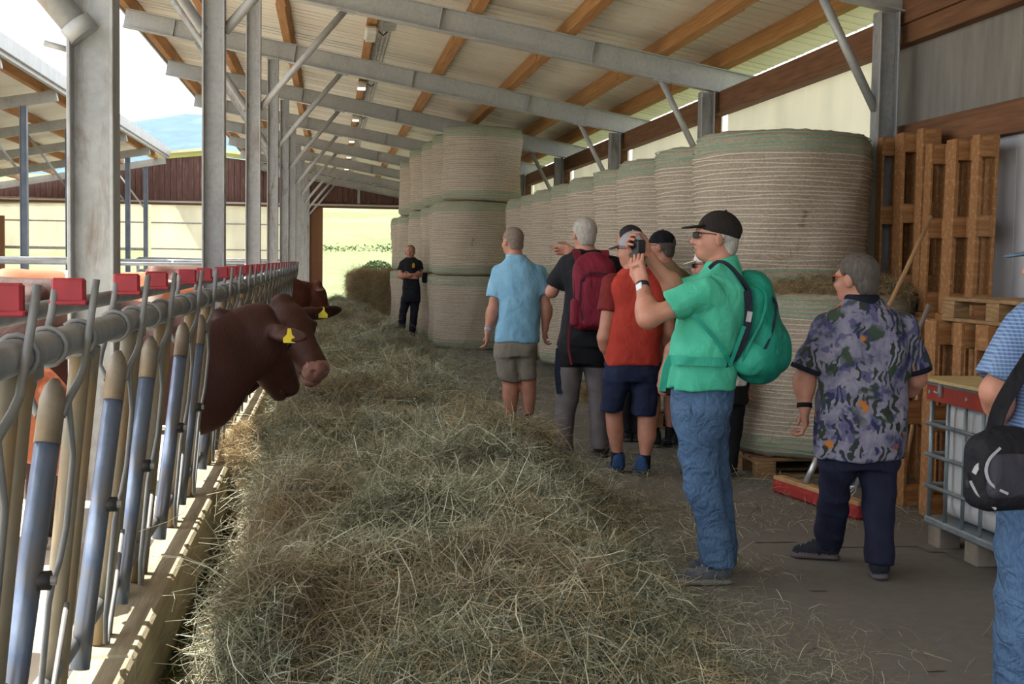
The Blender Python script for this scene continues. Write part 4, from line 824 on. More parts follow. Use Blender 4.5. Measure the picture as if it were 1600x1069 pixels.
m_black = cloth('black_cloth', '1e1f22', '15161a', 8); m_glass = mat('dark_lens', '0c0d0f', '070809', 5, .35, 0, 0, .3); m_frame_o = mat('orange_frame', 'e0702a', 'c55d1f', 8, .4, 0); m_frame = mat('dark_frame', '2a2a2c', '1c1c1e', 8, .4, 0)
m_eye = mat('eye_white', 'd8d4cc', 'c8c4bc', 5, .3, 0)
class Person:
    def __init__(s, px, py, label, Z=None, z0=0.0, skin=m_skin, h=.010):
        g = onz(px, py, z0) if Z is None else at(px, py, Z); s.Z = depth(g); s.base = np.array([g[0], g[1], z0]); s.k = s.Z/FPX; s.skin = skin; s.h = h
        s.e = empty('person', tuple(s.base), label, 'person'); s.body = []; s.fine = []; s.px0, s.py0 = px, py
    def P(s, x, y, dz=0.0): return at(x, y, s.Z+dz)
    def put(s, name, me, m): return mesh_obj(name, me, m, s.e)
    def levels(s, L, b=None, shrink=1.0):
        out = []
        for l in L:
            y, xl, xr = l[:3]; bb = l[3] if len(l) > 3 and l[3] else b; dz = l[4] if len(l) > 4 else 0.0
            c = s.P((xl+xr)/2, y, dz); out.append((c[2], c[0], c[1], (xr-xl)/2*(s.Z+dz)/FPX*shrink, bb*shrink))
        return out
    def stack(s, L, b=None, shrink=1.0, n=2.3): return P_stack(s.levels(L, b, shrink), EX, EY, n)
    # head: c = pixel centre, hh = crown-to-chin height (m), ang = degrees turned left from looking straight away
    def head(s, x, y, dz, ang, hh=.232, pitch=0, neck=None, hair=None, hair_low=-.085, hair_c=.012, bald=False, face=True):
        c = s.P(x, y, dz); a = math.radians(ang); F = EY*math.cos(a)-EX*math.sin(a); R = np.cross(F, EZ)
        p = math.radians(pitch); F2 = F*math.cos(p)+EZ*math.sin(p); U = np.cross(R, F2); F = F2; k = hh/.232; s.hd = (c, R, F, U, k)
        T = lambda r, f, u: c+(R*r+F*f+U*u)*k
        A = [R, F, U]; B = s.body
        B += [U_(P_ell(T(0, -.012, .03), np.array([.082, .100, .090])*k, A), .02), U_(P_ell(T(0, .03, -.035), np.array([.066, .068, .085])*k, A), .03), U_(P_ell(T(0, .052, -.09), np.array([.042, .04, .03])*k, A), .03)]
        B += [U_(P_ell(T(0, .082, .025), np.array([.052, .018, .014])*k, A), .02), U_(P_cone(T(0, .094, .012), T(0, .116, -.03), .009*k, .014*k), .014), U_(P_ell(T(0, .098, -.034), np.array([.019, .014, .010])*k, A), .01)]
        for r in (-1, 1):
            B += [U_(P_ell(T(r*.083, -.008, -.012), np.array([.010, .021, .034])*k, [R*.95+F*.3*r*-1, F, U]), .006), U_(P_ell(T(r*.036, .07, -.035), np.array([.024, .024, .022])*k, A), .02), S_(P_ell(T(r*.031, .102, .006), np.array([.017, .012, .011])*k, A), .012)]
        B += [U_(P_ell(T(0, .094, -.066), np.array([.024, .012, .009])*k, A), .010, 1), S_(P_ell(T(0, .108, -.067), np.array([.026, .010, .0022])*k, A), .004)]
        nb_ = s.P(*neck) if neck else T(0, -.05, -.19)
        B += [U_(P_cone(T(0, -.03, -.045), nb_, .056*k, .064*k), .03)]
        s.neck = nb_; s.fine.append((c-np.array([.14, .14, .15])*k, c+np.array([.14, .14, .16])*k, .0065 if s.h <= .011 else .009))
        if face:
            for r in (-1, 1):
                mb = MB(); mb.ball(T(r*.031, .0815, .006)-s.base, .0125*k, 10); mb.build('eye', m_eye, s.e)
                mb = MB(); mb.ball(T(r*.031, .0905, .006)-s.base, .0055*k, 8); mb.build('iris', m_glass, s.e)
        if hair:
            e = .008 if not bald else .003; n_ = (F*.8-U*.6)
            pr = [U_(P_ell(T(0, -.014, .032), (np.array([.082, .100, .090])+e)*k, A, clip=[(T(0, 0, 0)+n_*hair_c*k, n_), (T(0, 0, hair_low), -U)]), 0), U_(P_ell(T(0, -.06, -.03), (np.array([.064, .048, .075])+e*.5)*k, A, clip=[(T(0, 0, 0)+n_*hair_c*k, n_), (T(0, 0, hair_low), -U)]), .01)]
            for r in (-1, 1): pr.append(S_(P_ell(T(r*.088, .004, -.012), np.array([.02, .026, .036])*k, A), .004))
            s.put('hair', skin_mesh('hair', pr, .008, fold=lambda x, y, z: .0025*waves(x, y, z, 160, 6), origin=s.base), hair)
        return T
    def cap(s, m, brim=True, strap=True, m_brim=None, tilt=0, low=.03):
        c, R, F, U, k = s.hd; t = math.radians(tilt); F2 = F*math.cos(t)+U*math.sin(t); U2 = np.cross(R, F2); T = lambda r, f, u: c+(R*r+F2*f+U2*u)*k; A = [R, F2, U2]
        pr = [U_(P_ell(T(0, -.010, .034), np.array([.093, .113, .104])*k, A, clip=[(T(0, 0, low), -U2)]), 0)]
        if strap: pr.append(S_(P_ell(T(0, -.125, low+.012), np.array([.034, .04, .026])*k, A), .003))
        s.put('cap', skin_mesh('cap', pr, .007, fold=lambda x, y, z: .001*waves(x, y, z, 50, 5), origin=s.base), m)
        if brim:
            fb = math.radians(-10-max(tilt, 0)); Fb = F2*math.cos(fb)+U2*math.sin(fb); Ub = np.cross(R, Fb)
            pr = [U_(P_ell(T(0, .102, low+.012), np.array([.074, .09, .0075])*k, [R, Fb, Ub], clip=[(T(0, .075, 0), -F2)]), 0)]
            s.put('cap_brim', skin_mesh('cap_brim', pr, .005, origin=s.base), m_brim or m)
        mb = MB(); mb.ball(T(0, -.012, .139)-s.base, .007*k, 8); mb.build('cap_button', m, s.e)
    def glasses(s, mf, lens=True):
        c, R, F, U, k = s.hd; T = lambda r, f, u: (c+(R*r+F*f+U*u)*k)-s.base; Mx = Matrix((R, F, U)).transposed()
        mb = MB()
        for r in (-1, 1): mb.tube([T(r*.066, .09, .016), T(r*.079, .03, .014), T(r*.083, -.012, .008), T(r*.08, -.03, -.012)], .0028*k, 6)
        mb.tube([T(-.012, .114, .012), T(.012, .114, .012)], .003*k, 6)
        for r in (-1, 1): mb.tube([T(r*.012, .113, .018), T(r*.066, .09, .018)], .003*k, 6)
        mb.build('glasses_frame', mf, s.e)
        if lens:
            for r in (-1, 1):
                mb = MB(); mb.box(T(r*.039, .105, .004), (.052*k, .005*k, .032*k), Mx @ Matrix.Rotation(-r*.38, 3, 'Z'), .004); mb.build('lens', m_glass, s.e)
    # arm: pixel joints with depth; hand direction d and width axis w in (right, away, up)
    def arm(s, S, E, Wr, hand=(0, 0, -1), w=(0, 1, 0), curl=.35, r=(.056, .043, .028), sleeve=None, m_sl=None, point=False, fist=False, thumb=1, sl_r=(.078, .074)):
        S, E, Wr = s.P(*S), s.P(*E), s.P(*Wr); s.last = (S, E, Wr)
        s.body += [U_(P_cone(S-EZ*.03, E, r[0]*(.8 if sleeve else 1), r[1]), .03), U_(P_cone(E, Wr, r[1]*1.02, r[2]), .03), U_(P_ell(E+(Wr-E)*.25, (r[1]*1.08, r[1]*1.0, .07), None), .03)]
        d = _n(EX*hand[0]+EY*hand[1]+EZ*hand[2]); wv = EX*w[0]+EY*w[1]+EZ*w[2]; wv = _n(wv-d*(wv@d)); n = np.cross(d, wv)*thumb
        K = 1.0
        s.body += [U_(P_cone(Wr, Wr+d*.03, r[2], .027, n, 1.25), .02), U_(P_box(Wr+d*.058*K, np.array([.040, .015, .046])*K, .014, [wv, n, d]), .015)]
        Ls = (.040, .044, .047, .042)
        for q in range(4):
            o = (q-1.5)*.0208*K; p0 = Wr+d*.098*K+wv*o-d*abs(q-1.4)*.006; cc = curl if not (point and q == 3) else .0
            if point and q < 3: cc = 1.25
            an = cc*.5; L = Ls[q]*K; rr = .0092*K
            for sg in range(3):
                dd = d*math.cos(an)+n*math.sin(an)+wv*(q-1.5)*.05; p1 = p0+dd*L*(1, .68, .55)[sg]; s.body.append(U_(P_cone(p0, p1, rr, rr*.9), .004)); p0 = p1; rr *= .9; an += cc*(1.0 if not point else .8)
        t0 = Wr+d*.022*K+wv*.032*K+n*.004; t1 = t0+(d*.72+wv*.55+n*.35)*.044*K; t2 = t1+(d*.9+wv*.05+n*.45)*.034*K; t3 = t2+(d*.9-wv*.1+n*.4)*.024*K
        s.body += [U_(P_cone(t0, t1, .0155*K, .0115*K), .010), U_(P_cone(t1, t2, .0112*K, .010*K), .005), U_(P_cone(t2, t3, .010*K, .0085*K), .004)]
        cH = Wr+d*.09; s.fine.append((cH-.13, cH+.13, .0048 if s.h <= .011 else .007))
        if sleeve:
            t, m = sleeve, m_sl; C = S+(E-S)*t; ax = _n(E-S)
            s.sl.append(U_(P_cone(S-EZ*.012, C+ax*.03, sl_r[0]*.84, sl_r[1], clip=[(C, ax)]), .05))
        return S, E, Wr
    sl = None
    def shirt(s, L, b, m, k=.03, hem_noise=.006, fold=.0065, freq=17, extra=(), name='shirt', n=2.3, h=None):
        s.tL, s.tb = L, b; s.sl = [U_(s.stack(L, b, n=n), .03)]; s.sm = (m, fold, freq, extra, name, h or max(s.h, .010))
    def close_shirt(s):
        m, fold, freq, extra, name, h = s.sm; pr = s.sl+list(extra)
        s.put(name, skin_mesh(name, pr, h, fold=lambda x, y, z: fold*1.3*waves(x, y, z, freq*.7, 5, 0, (1, 1, .5))+fold*2.0*(np.abs(waves(x, y, z, freq*1.1, 4, 7, (1, 1, .75)))-.3)+fold*.4*waves(x, y, z, freq*2.6, 6, 8, (1, 1, .6)), origin=s.base), m)
        s.body.append(U_(s.stack(s.tL, s.tb, .8), .03))
    def legs(s, hip, b, left, right, m, name='trousers', n=2.2, fold=.006, freq=20, extra=(), core=True):
        pr = [U_(s.stack(hip, b), .02), U_(s.stack(left[0], left[1], n=n), .03), U_(s.stack(right[0], right[1], n=n), .03)]+list(extra)
        s.put(name, skin_mesh(name, pr, max(s.h, .010), fold=lambda x, y, z: fold*waves(x, y, z, freq*.7, 6, 3, (1, 1, .6))+fold*1.8*(np.abs(waves(x, y, z, freq, 4, 11, (.7, .7, 1.2)))-.3)+fold*.4*waves(x, y, z, freq*2.4, 6, 14, (.7, .7, 1.3)), origin=s.base), m)
        s.body.append(U_(s.stack(hip, b, .8), .03))
        if core:
            for q in (left, right): s.body.append(U_(s.stack(q[0], q[1], .72), .03))
    def calf(s, L, b): s.body.append(U_(s.stack(L, b, n=2.0), .02))
    def shoe(s, heel, toe, ank, m, ms=None, w=.045, name='shoe'):
        a, t, k = s.P(*heel), s.P(*toe), s.P(*ank); zf = s.base[2]; a = np.array([a[0], a[1], zf]); t = np.array([t[0], t[1], zf]); d = _n(t-a); L = max(np.linalg.norm(t-a), .27); L = min(L, .31); a = a-d*(.06 if abs(d@EX) < .6 else 0.0); t = a+d*L
        sd = np.cross(d, EZ); up = EZ
        pr = [U_(P_cone(a+d*.045+up*.016, t-d*.055+up*.016, .042, .05, up, 2.8), 0, 1)]
        pr += [U_(P_cone(a+d*.05+up*.058, a+d*.13+up*.06, .042, .044), .01, 0), U_(P_cone(a+d*.12+up*.05, t-d*.06+up*.036, .045, .038, up, 1.15), .02, 0), U_(P_cone(a+d*.055+up*.07, k*0+a+d*.065+up*.115, .045, .046), .02, 0)]
        pr += [L_(P_box((a+t)/2+up*.0, (1, 1, .026), .001), 1)]
        o = s.put(name, skin_mesh('shoe', pr, .0075, origin=s.base), [m, ms or m_sole])
        mb = MB()
        for q in range(4):
            c = a+d*(.13+.025*q)+up*(.105-.012*q)-s.base; mb.tube([c-sd*.022, c+up*.006, c+sd*.022], .003, 5)
        mb.build('laces', cloth('lace_grey', '8a8d90', '6f7275'), o); o['label'] = 'lace-up walking shoe'
        return d, a
    def finish(s):
        if s.sl: s.close_shirt()
        s.put('body', skin_mesh('body', s.body, s.h, s.fine, origin=s.base), [s.skin, m_lip])
        return s.e
def ribbon(pts, w, t, side):
    """flat strap through points, side = width direction per strap"""
    pts = [Vector(p) for p in pts]; bm = bmesh.new(); rings = []
    # resample smoothly
    q = []
    for i in range(len(pts)-1):
        p0, p1, p2, p3 = pts[max(i-1, 0)], pts[i], pts[i+1], pts[min(i+2, len(pts)-1)]
        for k in range(6):
            u = k/6; q.append(.5*((2*p1)+(p2-p0)*u+(2*p0-5*p1+4*p2-p3)*u*u+(3*p1-p0-3*p2+p3)*u**3))
    q.append(pts[-1])
    for i, p in enumerate(q):
        d = (q[min(i+1, len(q)-1)]-q[max(i-1, 0)]).normalized(); sd = Vector(side); sd = (sd-d*sd.dot(d)).normalized(); n = d.cross(sd)
        rings.append([bm.verts.new(p+sd*a*w/2+n*b*t/2) for a, b in ((-1, -1), (1, -1), (1, 1), (-1, 1))])
    for a, b in zip(rings, rings[1:]):
        for k in range(4): bm.faces.new((a[k], a[(k+1) % 4], b[(k+1) % 4], b[k]))
    bm.faces.new(rings[0][::-1]); bm.faces.new(rings[-1]); bmesh.ops.recalc_face_normals(bm, faces=bm.faces); me = bpy.data.meshes.new('strap'); bm.to_mesh(me); bm.free(); return me
# ---------------------------------------------------------------- man in the green shirt photographing
m_green = cloth('green_shirt', '55bd9f', '41a98b', 5); m_jeans = NT('blue_jeans'); co = m_jeans.coord('Object'); n1 = m_jeans.noise(co, 4, 5); n2 = m_jeans.noise(m_jeans.coord('Object', (1, 1, .25)), 160, 3)
c = m_jeans.ramp(n1, [(.3, srgb('37506f')), (.7, srgb('4d6b8d'))]); c = m_jeans.mix(.3, c, m_jeans.ramp(n2, [(.35, srgb('324862')), (.7, srgb('6a839f'))])); m_jeans.l(c, m_jeans.b.inputs['Base Color']); m_jeans.bump(m_jeans.noise(m_jeans.coord('Object', (1, 1, 1.3)), 9, 2, .5, 1.8), .6, .06); m_jeans = m_jeans.done(.85, 0, .2)
m_capb = cloth('dark_brown_cap', '2d2726', '211d1c', 12)
g = Person(1100, 906, 'person in green shirt and jeans photographing with raised arms', h=.010)
g.head(1119, 371, .02, 88, .225, 3, (1131, 428, .02), hair=m_white_hair, hair_c=.0, hair_low=-.095); g.cap(m_capb, tilt=11, low=.018); g.glasses(m_frame)
g.shirt([(409, 1106, 1149, .07), (418, 1098, 1152, .095), (432, 1088, 1157, .15), (455, 1075, 1163, .195), (490, 1060, 1164, .20), (525, 1052, 1160, .185), (560, 1047, 1154, .18), (590, 1044, 1150, .18), (606, 1043, 1148, .18)], .18, m_green, fold=.008, freq=13)
g.arm((1102, 452, -.17), (1012, 497, -.16), (1003, 441, -.03), hand=(-.28, .12, .95), w=(-.75, .6, .1), curl=1.0, sleeve=.62, thumb=-1, sl_r=(.088, .084), r=(.058, .047, .03))
gw = g.last[2]
g.arm((1092, 450, .17), (1063, 462, .12), (1014, 402, .06), hand=(-.75, -.1, .5), w=(.4, .5, .7), curl=.95, sleeve=.85, thumb=-1, sl_r=(.085, .08), r=(.058, .045, .03))
g.legs([(598, 1050, 1147, .155), (640, 1049, 1142, .16), (668, 1053, 1132, .15)], .155,
       ([(640, 1049, 1130, .10, -.08), (700, 1057, 1122, .09, -.09), (760, 1067, 1125, .08, -.09), (800, 1080, 1134, .075, -.09), (845, 1091, 1142, .078, -.09), (884, 1092, 1146, .085, -.09)], .09),
       ([(640, 1072, 1142, .10, .08), (700, 1080, 1136, .09, .10), (760, 1093, 1143, .08, .12), (810, 1104, 1148, .075, .13), (850, 1110, 1151, .075, .14), (876, 1111, 1152, .08, .15)], .09), m_jeans, 'jeans', fold=.0085, freq=15)
m_hike = cloth('grey_hiking_shoe', '5c6066', '474b52', 25); m_sole_l = cloth('grey_sole', '86837c', '6b6963', 20)
g.shoe((1146, 912, -.09), (1048, 908, -.12), (1120, 880, -.09), m_hike, m_sole_l); g.shoe((1152, 893, .15), (1075, 890, .12), (1125, 865, .15), m_hike, m_sole_l)
# collar, placket seam, watch
c_ = g.P(1131, 414, .02); pr = [U_(P_cone(g.P(1129, 424, .02), g.P(1126, 404, .02), .094, .080, clip=[(g.P(1127, 404, .02), _n(EZ*.9-EX*.25))]), 0)]
g.put('collar', skin_mesh('collar', pr, .009, origin=g.base), m_green)
S, E, Wr = g.P(1102, 452, -.17), g.P(1012, 497, -.16), g.P(1003, 440, -.03); ax = _n(E-Wr); cw = Wr+ax*.03
mb = MB(); mb.tube([cw-ax*.013-g.base, cw+ax*.013-g.base], .034, 16); o = mb.build('watch_strap', mat('watch_strap_navy', '1b2233', '141a28', 9, .5, 0), g.e)
mb = MB(); sdv = _n(np.cross(ax, EY)); nn = _n(-EX*.55-EY*.8); mb.box(cw+nn*.036-g.base, (.036, .012, .04), Matrix((_n(np.cross(nn, ax)), nn, ax)).transposed(), .004); mb.build('watch_face', mat('watch_face', 'd5d8dc', 'bfc3c8', 5, .2, 0), o)
g.finish()
ph = g.P(996, 391, .02); mb = MB(); mb.box((0, 0, 0), (.012, .075, .085), Matrix.Rotation(.12, 3, 'Z'), .003); pe = empty('phone', tuple(ph), 'black phone held up by the man in green', 'phone', rz=-YAW+.5)
MB().box((0, 0, 0), (.05, .075, .10), None, .006).build('case', m_frame, pe); MB().tube([(-.03, 0, .02), (-.024, 0, .02)], .016, 12).build('lens', m_glass, pe)
# green backpack
m_pack = cloth('green_pack', '1f8f79', '187766', 7, .6); m_pack_l = cloth('light_green_pack', '3aa88f', '2f9a82', 7, .6); m_pack_d = cloth('dark_navy_pack', '1d2433', '151b27', 7, .6)
bpz = g.P(1190, 510, .0); bp = empty('backpack', tuple(bpz), 'green hiking backpack on the back of the man in green', 'backpack')
def gp(x, y, dz=0): return g.P(x, y, dz)
pr = [U_(P_ell(gp(1178, 470), (.10, .15, .14), [EX, EY, EZ]), .06), U_(P_ell(gp(1186, 530), (.125, .165, .20), [_n(EX*.97+EZ*.25), EY, _n(EZ*.97-EX*.25)]), .06), U_(P_ell(gp(1180, 565), (.11, .155, .10), [EX, EY, EZ]), .06), U_(P_cone(gp(1170, 440), gp(1178, 470), .05, .09), .05)]
mesh_obj('main_bag', skin_mesh('pack', pr, .012, fold=lambda x, y, z: .006*waves(x, y, z, 14, 6)+.010*(np.abs(waves(x, y, z, 18, 4, 5))-.3), origin=bpz), m_pack, bp)
pr = [U_(P_ell(gp(1200, 535), (.105, .125, .15), [_n(EX*.95+EZ*.3), EY, _n(EZ*.95-EX*.3)]), .05), U_(P_ell(gp(1196, 560), (.10, .13, .085), [EX, EY, EZ]), .05)]
mesh_obj('front_pocket', skin_mesh('pocket', pr, .012, fold=lambda x, y, z: .009*(np.abs(waves(x, y, z, 20, 4, 9))-.3), origin=bpz), m_pack, bp)
pr = [U_(P_ell(gp(1172, 560, -.13), (.09, .055, .085), [EX, EY, EZ]), .03)]
mesh_obj('mesh_pocket', skin_mesh('mesh_pocket', pr, .01, origin=bpz), m_pack_l, bp)
mesh_obj('piping', ribbon([gp(1180, 447, -.12)-bpz, gp(1196, 462, -.15)-bpz, gp(1190, 500, -.175)-bpz, gp(1166, 548, -.185)-bpz, gp(1160, 572, -.16)-bpz], .012, .012, EX), m_pack, bp)
mesh_obj('piping', ribbon([gp(1204, 462, -.1)-bpz, gp(1213, 480, -.13)-bpz, gp(1206, 520, -.155)-bpz, gp(1195, 545, -.17)-bpz], .010, .012, EX), m_pack_d, bp)
o = mesh_obj('zip_pull', ribbon([gp(1211, 532, -.14)-bpz, gp(1213, 548, -.145)-bpz, gp(1212, 558, -.14)-bpz], .012, .006, EX), m_pack_l, bp)
mesh_obj('shoulder_strap', ribbon([gp(1108, 419, -.13)-bpz, gp(1122, 409, -.14)-bpz, gp(1138, 414, -.15)-bpz, gp(1158, 436, -.15)-bpz, gp(1170, 455, -.13)-bpz], .055, .014, EY), m_pack_d, bp)
mesh_obj('back_pad', ribbon([gp(1168, 455, -.165)-bpz, gp(1170, 480, -.18)-bpz, gp(1166, 520, -.185)-bpz, gp(1150, 555, -.18)-bpz, gp(1128, 572, -.16)-bpz], .035, .016, EX), m_pack_d, bp)
mesh_obj('back_pad', ribbon([gp(1172, 487, -.192)-bpz, gp(1169, 503, -.195)-bpz], .024, .006, EX), cloth('pale_grey_pad', 'b3b2b8', '9d9ca2'), bp)
mesh_obj('load_strap', ribbon([gp(1083, 492, -.215)-bpz, gp(1100, 510, -.22)-bpz, gp(1118, 530, -.22)-bpz, gp(1134, 553, -.205)-bpz, gp(1142, 572, -.17)-bpz], .02, .005, EX+EZ), m_pack, bp)
mesh_obj('load_strap', ribbon([gp(1163, 510, -.19)-bpz, gp(1152, 540, -.2)-bpz, gp(1140, 572, -.18)-bpz], .018, .005, EX), m_pack, bp)
mesh_obj('hip_belt', ribbon([gp(1046, 561, -.1)-bpz, gp(1060, 563, -.195)-bpz, gp(1090, 565, -.21)-bpz, gp(1120, 566, -.205)-bpz, gp(1135, 567, -.18)-bpz], .04, .008, EZ), m_pack_l, bp)
mesh_obj('belt_end', ribbon([gp(1048, 558, -.12)-bpz, gp(1041, 575, -.14)-bpz, gp(1037, 595, -.15)-bpz, gp(1034, 611, -.15)-bpz], .035, .008, EY*.3+EX), m_pack_l, bp)
# ---------------------------------------------------------------- man in the patterned shirt
m_haw = NT('leaf_print'); co = m_haw.coord('Object', (1, 1, 1)); wp = m_haw.n('Vector' 'Math') if False else None
nz = m_haw.n('TexNoise'); nz.inputs['Scale'].default_value = 6; nz.inputs['Detail'].default_value = 3; m_haw.l(co, nz.inputs['Vector']); vm = m_haw.n('MixRGB'); vm.inputs[0].default_value = .18; m_haw.l(co, vm.inputs[1]); m_haw.l(nz.outputs['Color'], vm.inputs[2])
base = m_haw.ramp(m_haw.noise(co, 7, 4, .6), [(.35, srgb('42465f')), (.44, srgb('737289')), (.6, srgb('8b899a')), (.7, srgb('565978'))])
wv = m_haw.n('TexWave'); wv.inputs['Scale'].default_value = 11; wv.inputs['Distortion'].default_value = 6; wv.inputs['Detail'].default_value = 2; wv.inputs['Detail Scale'].default_value = 1.3; m_haw.l(vm.outputs[0], wv.inputs['Vector'])
lf = m_haw.ramp(wv.outputs['Fac'], [(.5, (0, 0, 0)), (.57, (1, 1, 1))]); msk = m_haw.ramp(m_haw.noise(co, 9, 2, .5), [(.49, (0, 0, 0)), (.52, (1, 1, 1))])
c = m_haw.mix(m_haw.math('MULTIPLY', lf, msk), base, srgb('333a35'))
v2 = m_haw.n('TexVoronoi'); v2.inputs['Scale'].default_value = 8.0; m_haw.l(vm.outputs[0], v2.inputs['Vector']); dk = m_haw.ramp(v2.outputs['Distance'], [(.30, (1, 1, 1)), (.36, (0, 0, 0))]); c = m_haw.mix(m_haw.math('MULTIPLY', dk, m_haw.ramp(m_haw.noise(co, 5, 1), [(.45, (0, 0, 0)), (.52, (1, 1, 1))])), c, srgb('39483a'))
v3 = m_haw.n('TexVoronoi'); v3.inputs['Scale'].default_value = 7.2; mo = m_haw.n('Mapping'); mo.inputs['Location'].default_value = (3.3, 1.1, 7.7); m_haw.l(vm.outputs[0], mo.inputs[0]); m_haw.l(mo.outputs[0], v3.inputs['Vector'])
og = m_haw.ramp(v3.outputs['Distance'], [(.13, (1, 1, 1)), (.18, (0, 0, 0))]); c = m_haw.mix(og, c, srgb('b5723a')); bl = m_haw.ramp(m_haw.noise(co, 13, 2), [(.56, (0, 0, 0)), (.60, (1, 1, 1))]); c = m_haw.mix(m_haw.math('MULTIPLY', bl, .6), c, srgb('2c2f63'))
m_haw.l(c, m_haw.b.inputs['Base Color']); m_haw.bump(m_haw.noise(m_haw.coord('Object', (1, 1, .6)), 7, 2, .5, 1.6), .5, .06); m_haw = m_haw.done(.85, 0, .2)
m_navy = cloth('navy_trousers', '24283d', '1b1e30', 7); m_navy2 = cloth('navy_trim', '1d2030', '161824', 7)
p = Person(1328, 893, 'person in leaf-print shirt and navy trousers seen from behind', h=.010)
p.head(1338, 436, .0, 42, .235, -2, (1347, 480, -.02), hair=m_grey_hair, hair_c=.016, hair_low=-.08); p.glasses(m_frame_o)
p.shirt([(466, 1322, 1374, .09), (476, 1312, 1386, .12), (488, 1298, 1402, .15), (505, 1287, 1417, .165), (530, 1288, 1419, .17), (570, 1287, 1415, .175), (620, 1279, 1413, .18), (670, 1274, 1412, .185), (714, 1271, 1410, .185)], .17, m_haw, fold=.007, freq=12)
a1 = p.arm((1290, 505, .0), (1257, 592, .02), (1257, 636, .0), hand=(.12, .15, -1), w=(.35, 1, 0), curl=.85, sleeve=.86, thumb=-1, sl_r=(.086, .085), r=(.06, .048, .031))
a2 = p.arm((1414, 507, .0), (1432, 592, .04), (1398, 625, .26), hand=(-.6, .6, -.2), w=(0, 0, 1), curl=.6, sleeve=.86, sl_r=(.086, .08), r=(.06, .047, .031))
p.legs([(690, 1284, 1402, .14), (728, 1283, 1402, .145)], .15,
       ([(700, 1282, 1342, .13, .0), (735, 1281, 1336, .12, .0), (765, 1281, 1329, .10, .03), (804, 1277, 1323, .085, .12), (833, 1273, 1319, .08, .2), (858, 1280, 1312, .075, .25)], .09),
       ([(700, 1338, 1403, .13, .0), (735, 1338, 1403, .12, .0), (765, 1344, 1400, .10, -.03), (820, 1350, 1396, .085, -.1), (860, 1353, 1396, .08, -.14), (880, 1353, 1395, .08, -.15)], .09), m_navy, fold=.008, freq=14)
m_run = cloth('black_trail_shoe', '2a2e36', '1f2228', 25); m_run_s = cloth('coral_sole', '6a5552', '55555a', 14)
p.shoe((1314, 880, .24), (1246, 872, .30), (1300, 850, .24), m_run, m_run_s); p.shoe((1374, 914, -.15), (1368, 890, .14), (1374, 880, -.15), m_run, m_run_s)
pr = [U_(P_cone(p.P(1347, 480, -.02), p.P(1346, 459, -.01), .095, .083, clip=[(p.P(1346, 460, -.01), EZ)]), 0)]; p.put('collar', skin_mesh('collar', pr, .009, origin=p.base), m_navy2)
for (S, E, t, r) in ((a1[0], a1[1], .86, .087), (a2[0], a2[1], .86, .082)):
    ax = _n(E-S); C = S+(E-S)*t; mb = MB(); mb.tube([C-ax*.018-p.base, C+ax*.006-p.base], r+.002, 24); mb.build('cuff', m_navy2, p.e)
ax = _n(a1[2]-a1[1]); mb = MB(); mb.tube([a1[2]-ax*.02-p.base, a1[2]+ax*.004-p.base], .038, 16); mb.build('watch_strap', m_black, p.e)
p.finish()
# ---------------------------------------------------------------- man in the light blue polo
m_polo = cloth('light_blue_polo', '85b4d0', '6fa0bf', 6); m_khaki = cloth('khaki_shorts', '857f74', '6f6a60', 8)
p = Person(818, 673, 'person in light blue polo and khaki shorts seen from behind', h=.013, skin=m_skin)
p.head(801, 377, .0, 35, .24, 0, (806, 406, -.01), hair=m_short_hair, hair_c=.012, hair_low=-.07, bald=True); p.glasses(m_frame, False)
p.shirt([(399, 791, 819, .085), (405, 788, 825, .10), (413, 781, 834, .13), (424, 776, 843, .15), (440, 779, 847, .155), (470, 780, 845, .155), (500, 777, 843, .155), (534, 771, 842, .155)], .15, m_polo, fold=.006, freq=13, h=.012)
a1 = p.arm((779, 424, 0), (770, 486, .0), (762, 517, .0), hand=(-.02, .1, -1), w=(.2, 1, 0), curl=.6, sleeve=.66, thumb=-1, sl_r=(.085, .082), r=(.06, .048, .03))
p.arm((842, 424, 0), (854, 483, .0), (852, 513, .04), hand=(-.1, .2, -1), w=(-.2, 1, 0), curl=.8, sleeve=.62, thumb=1, sl_r=(.085, .08), r=(.06, .048, .031))
pr = [U_(P_cone(p.P(806, 408, 0), p.P(804, 397, 0), .092, .082, clip=[(p.P(804, 397, 0), EZ)]), 0)]; p.put('collar', skin_mesh('collar', pr, .01, origin=p.base), m_polo)
p.legs([(531, 773, 841, .14), (556, 773, 838, .145)], .14, ([(540, 773, 810, .13), (560, 773, 809, .12), (580, 776, 811, .11), (596, 780, 812, .105)], .11), ([(540, 804, 839, .13), (560, 806, 838, .12), (580, 810, 838, .11), (593, 812, 838, .105)], .11), m_khaki, 'shorts', fold=.006)
p.calf([(585, 785, 811, .075), (605, 785, 811, .07), (625, 785, 810, .07, .01), (645, 789, 806, .05, .01), (662, 792, 804, .042, 0), (672, 791, 805, .045, 0)], .06); p.calf([(585, 811, 838, .075), (605, 812, 838, .07), (625, 815, 837, .07, .01), (645, 817, 834, .05, .01), (660, 819, 832, .042, 0), (672, 818, 832, .045, 0)], .06)
p.shoe((826, 677, -.02), (808, 672, .22), (825, 660, 0), m_shoe_dark); p.shoe((799, 677, -.02), (786, 672, .2), (798, 660, 0), m_shoe_dark)
ax = _n(a1[2]-a1[1]); mb = MB(); mb.tube([a1[2]-ax*.03-p.base, a1[2]-p.base], .035, 14); mb.build('wristband', cloth('pale_wristband', 'a9b4c4', '7b88a0'), p.e); p.finish()
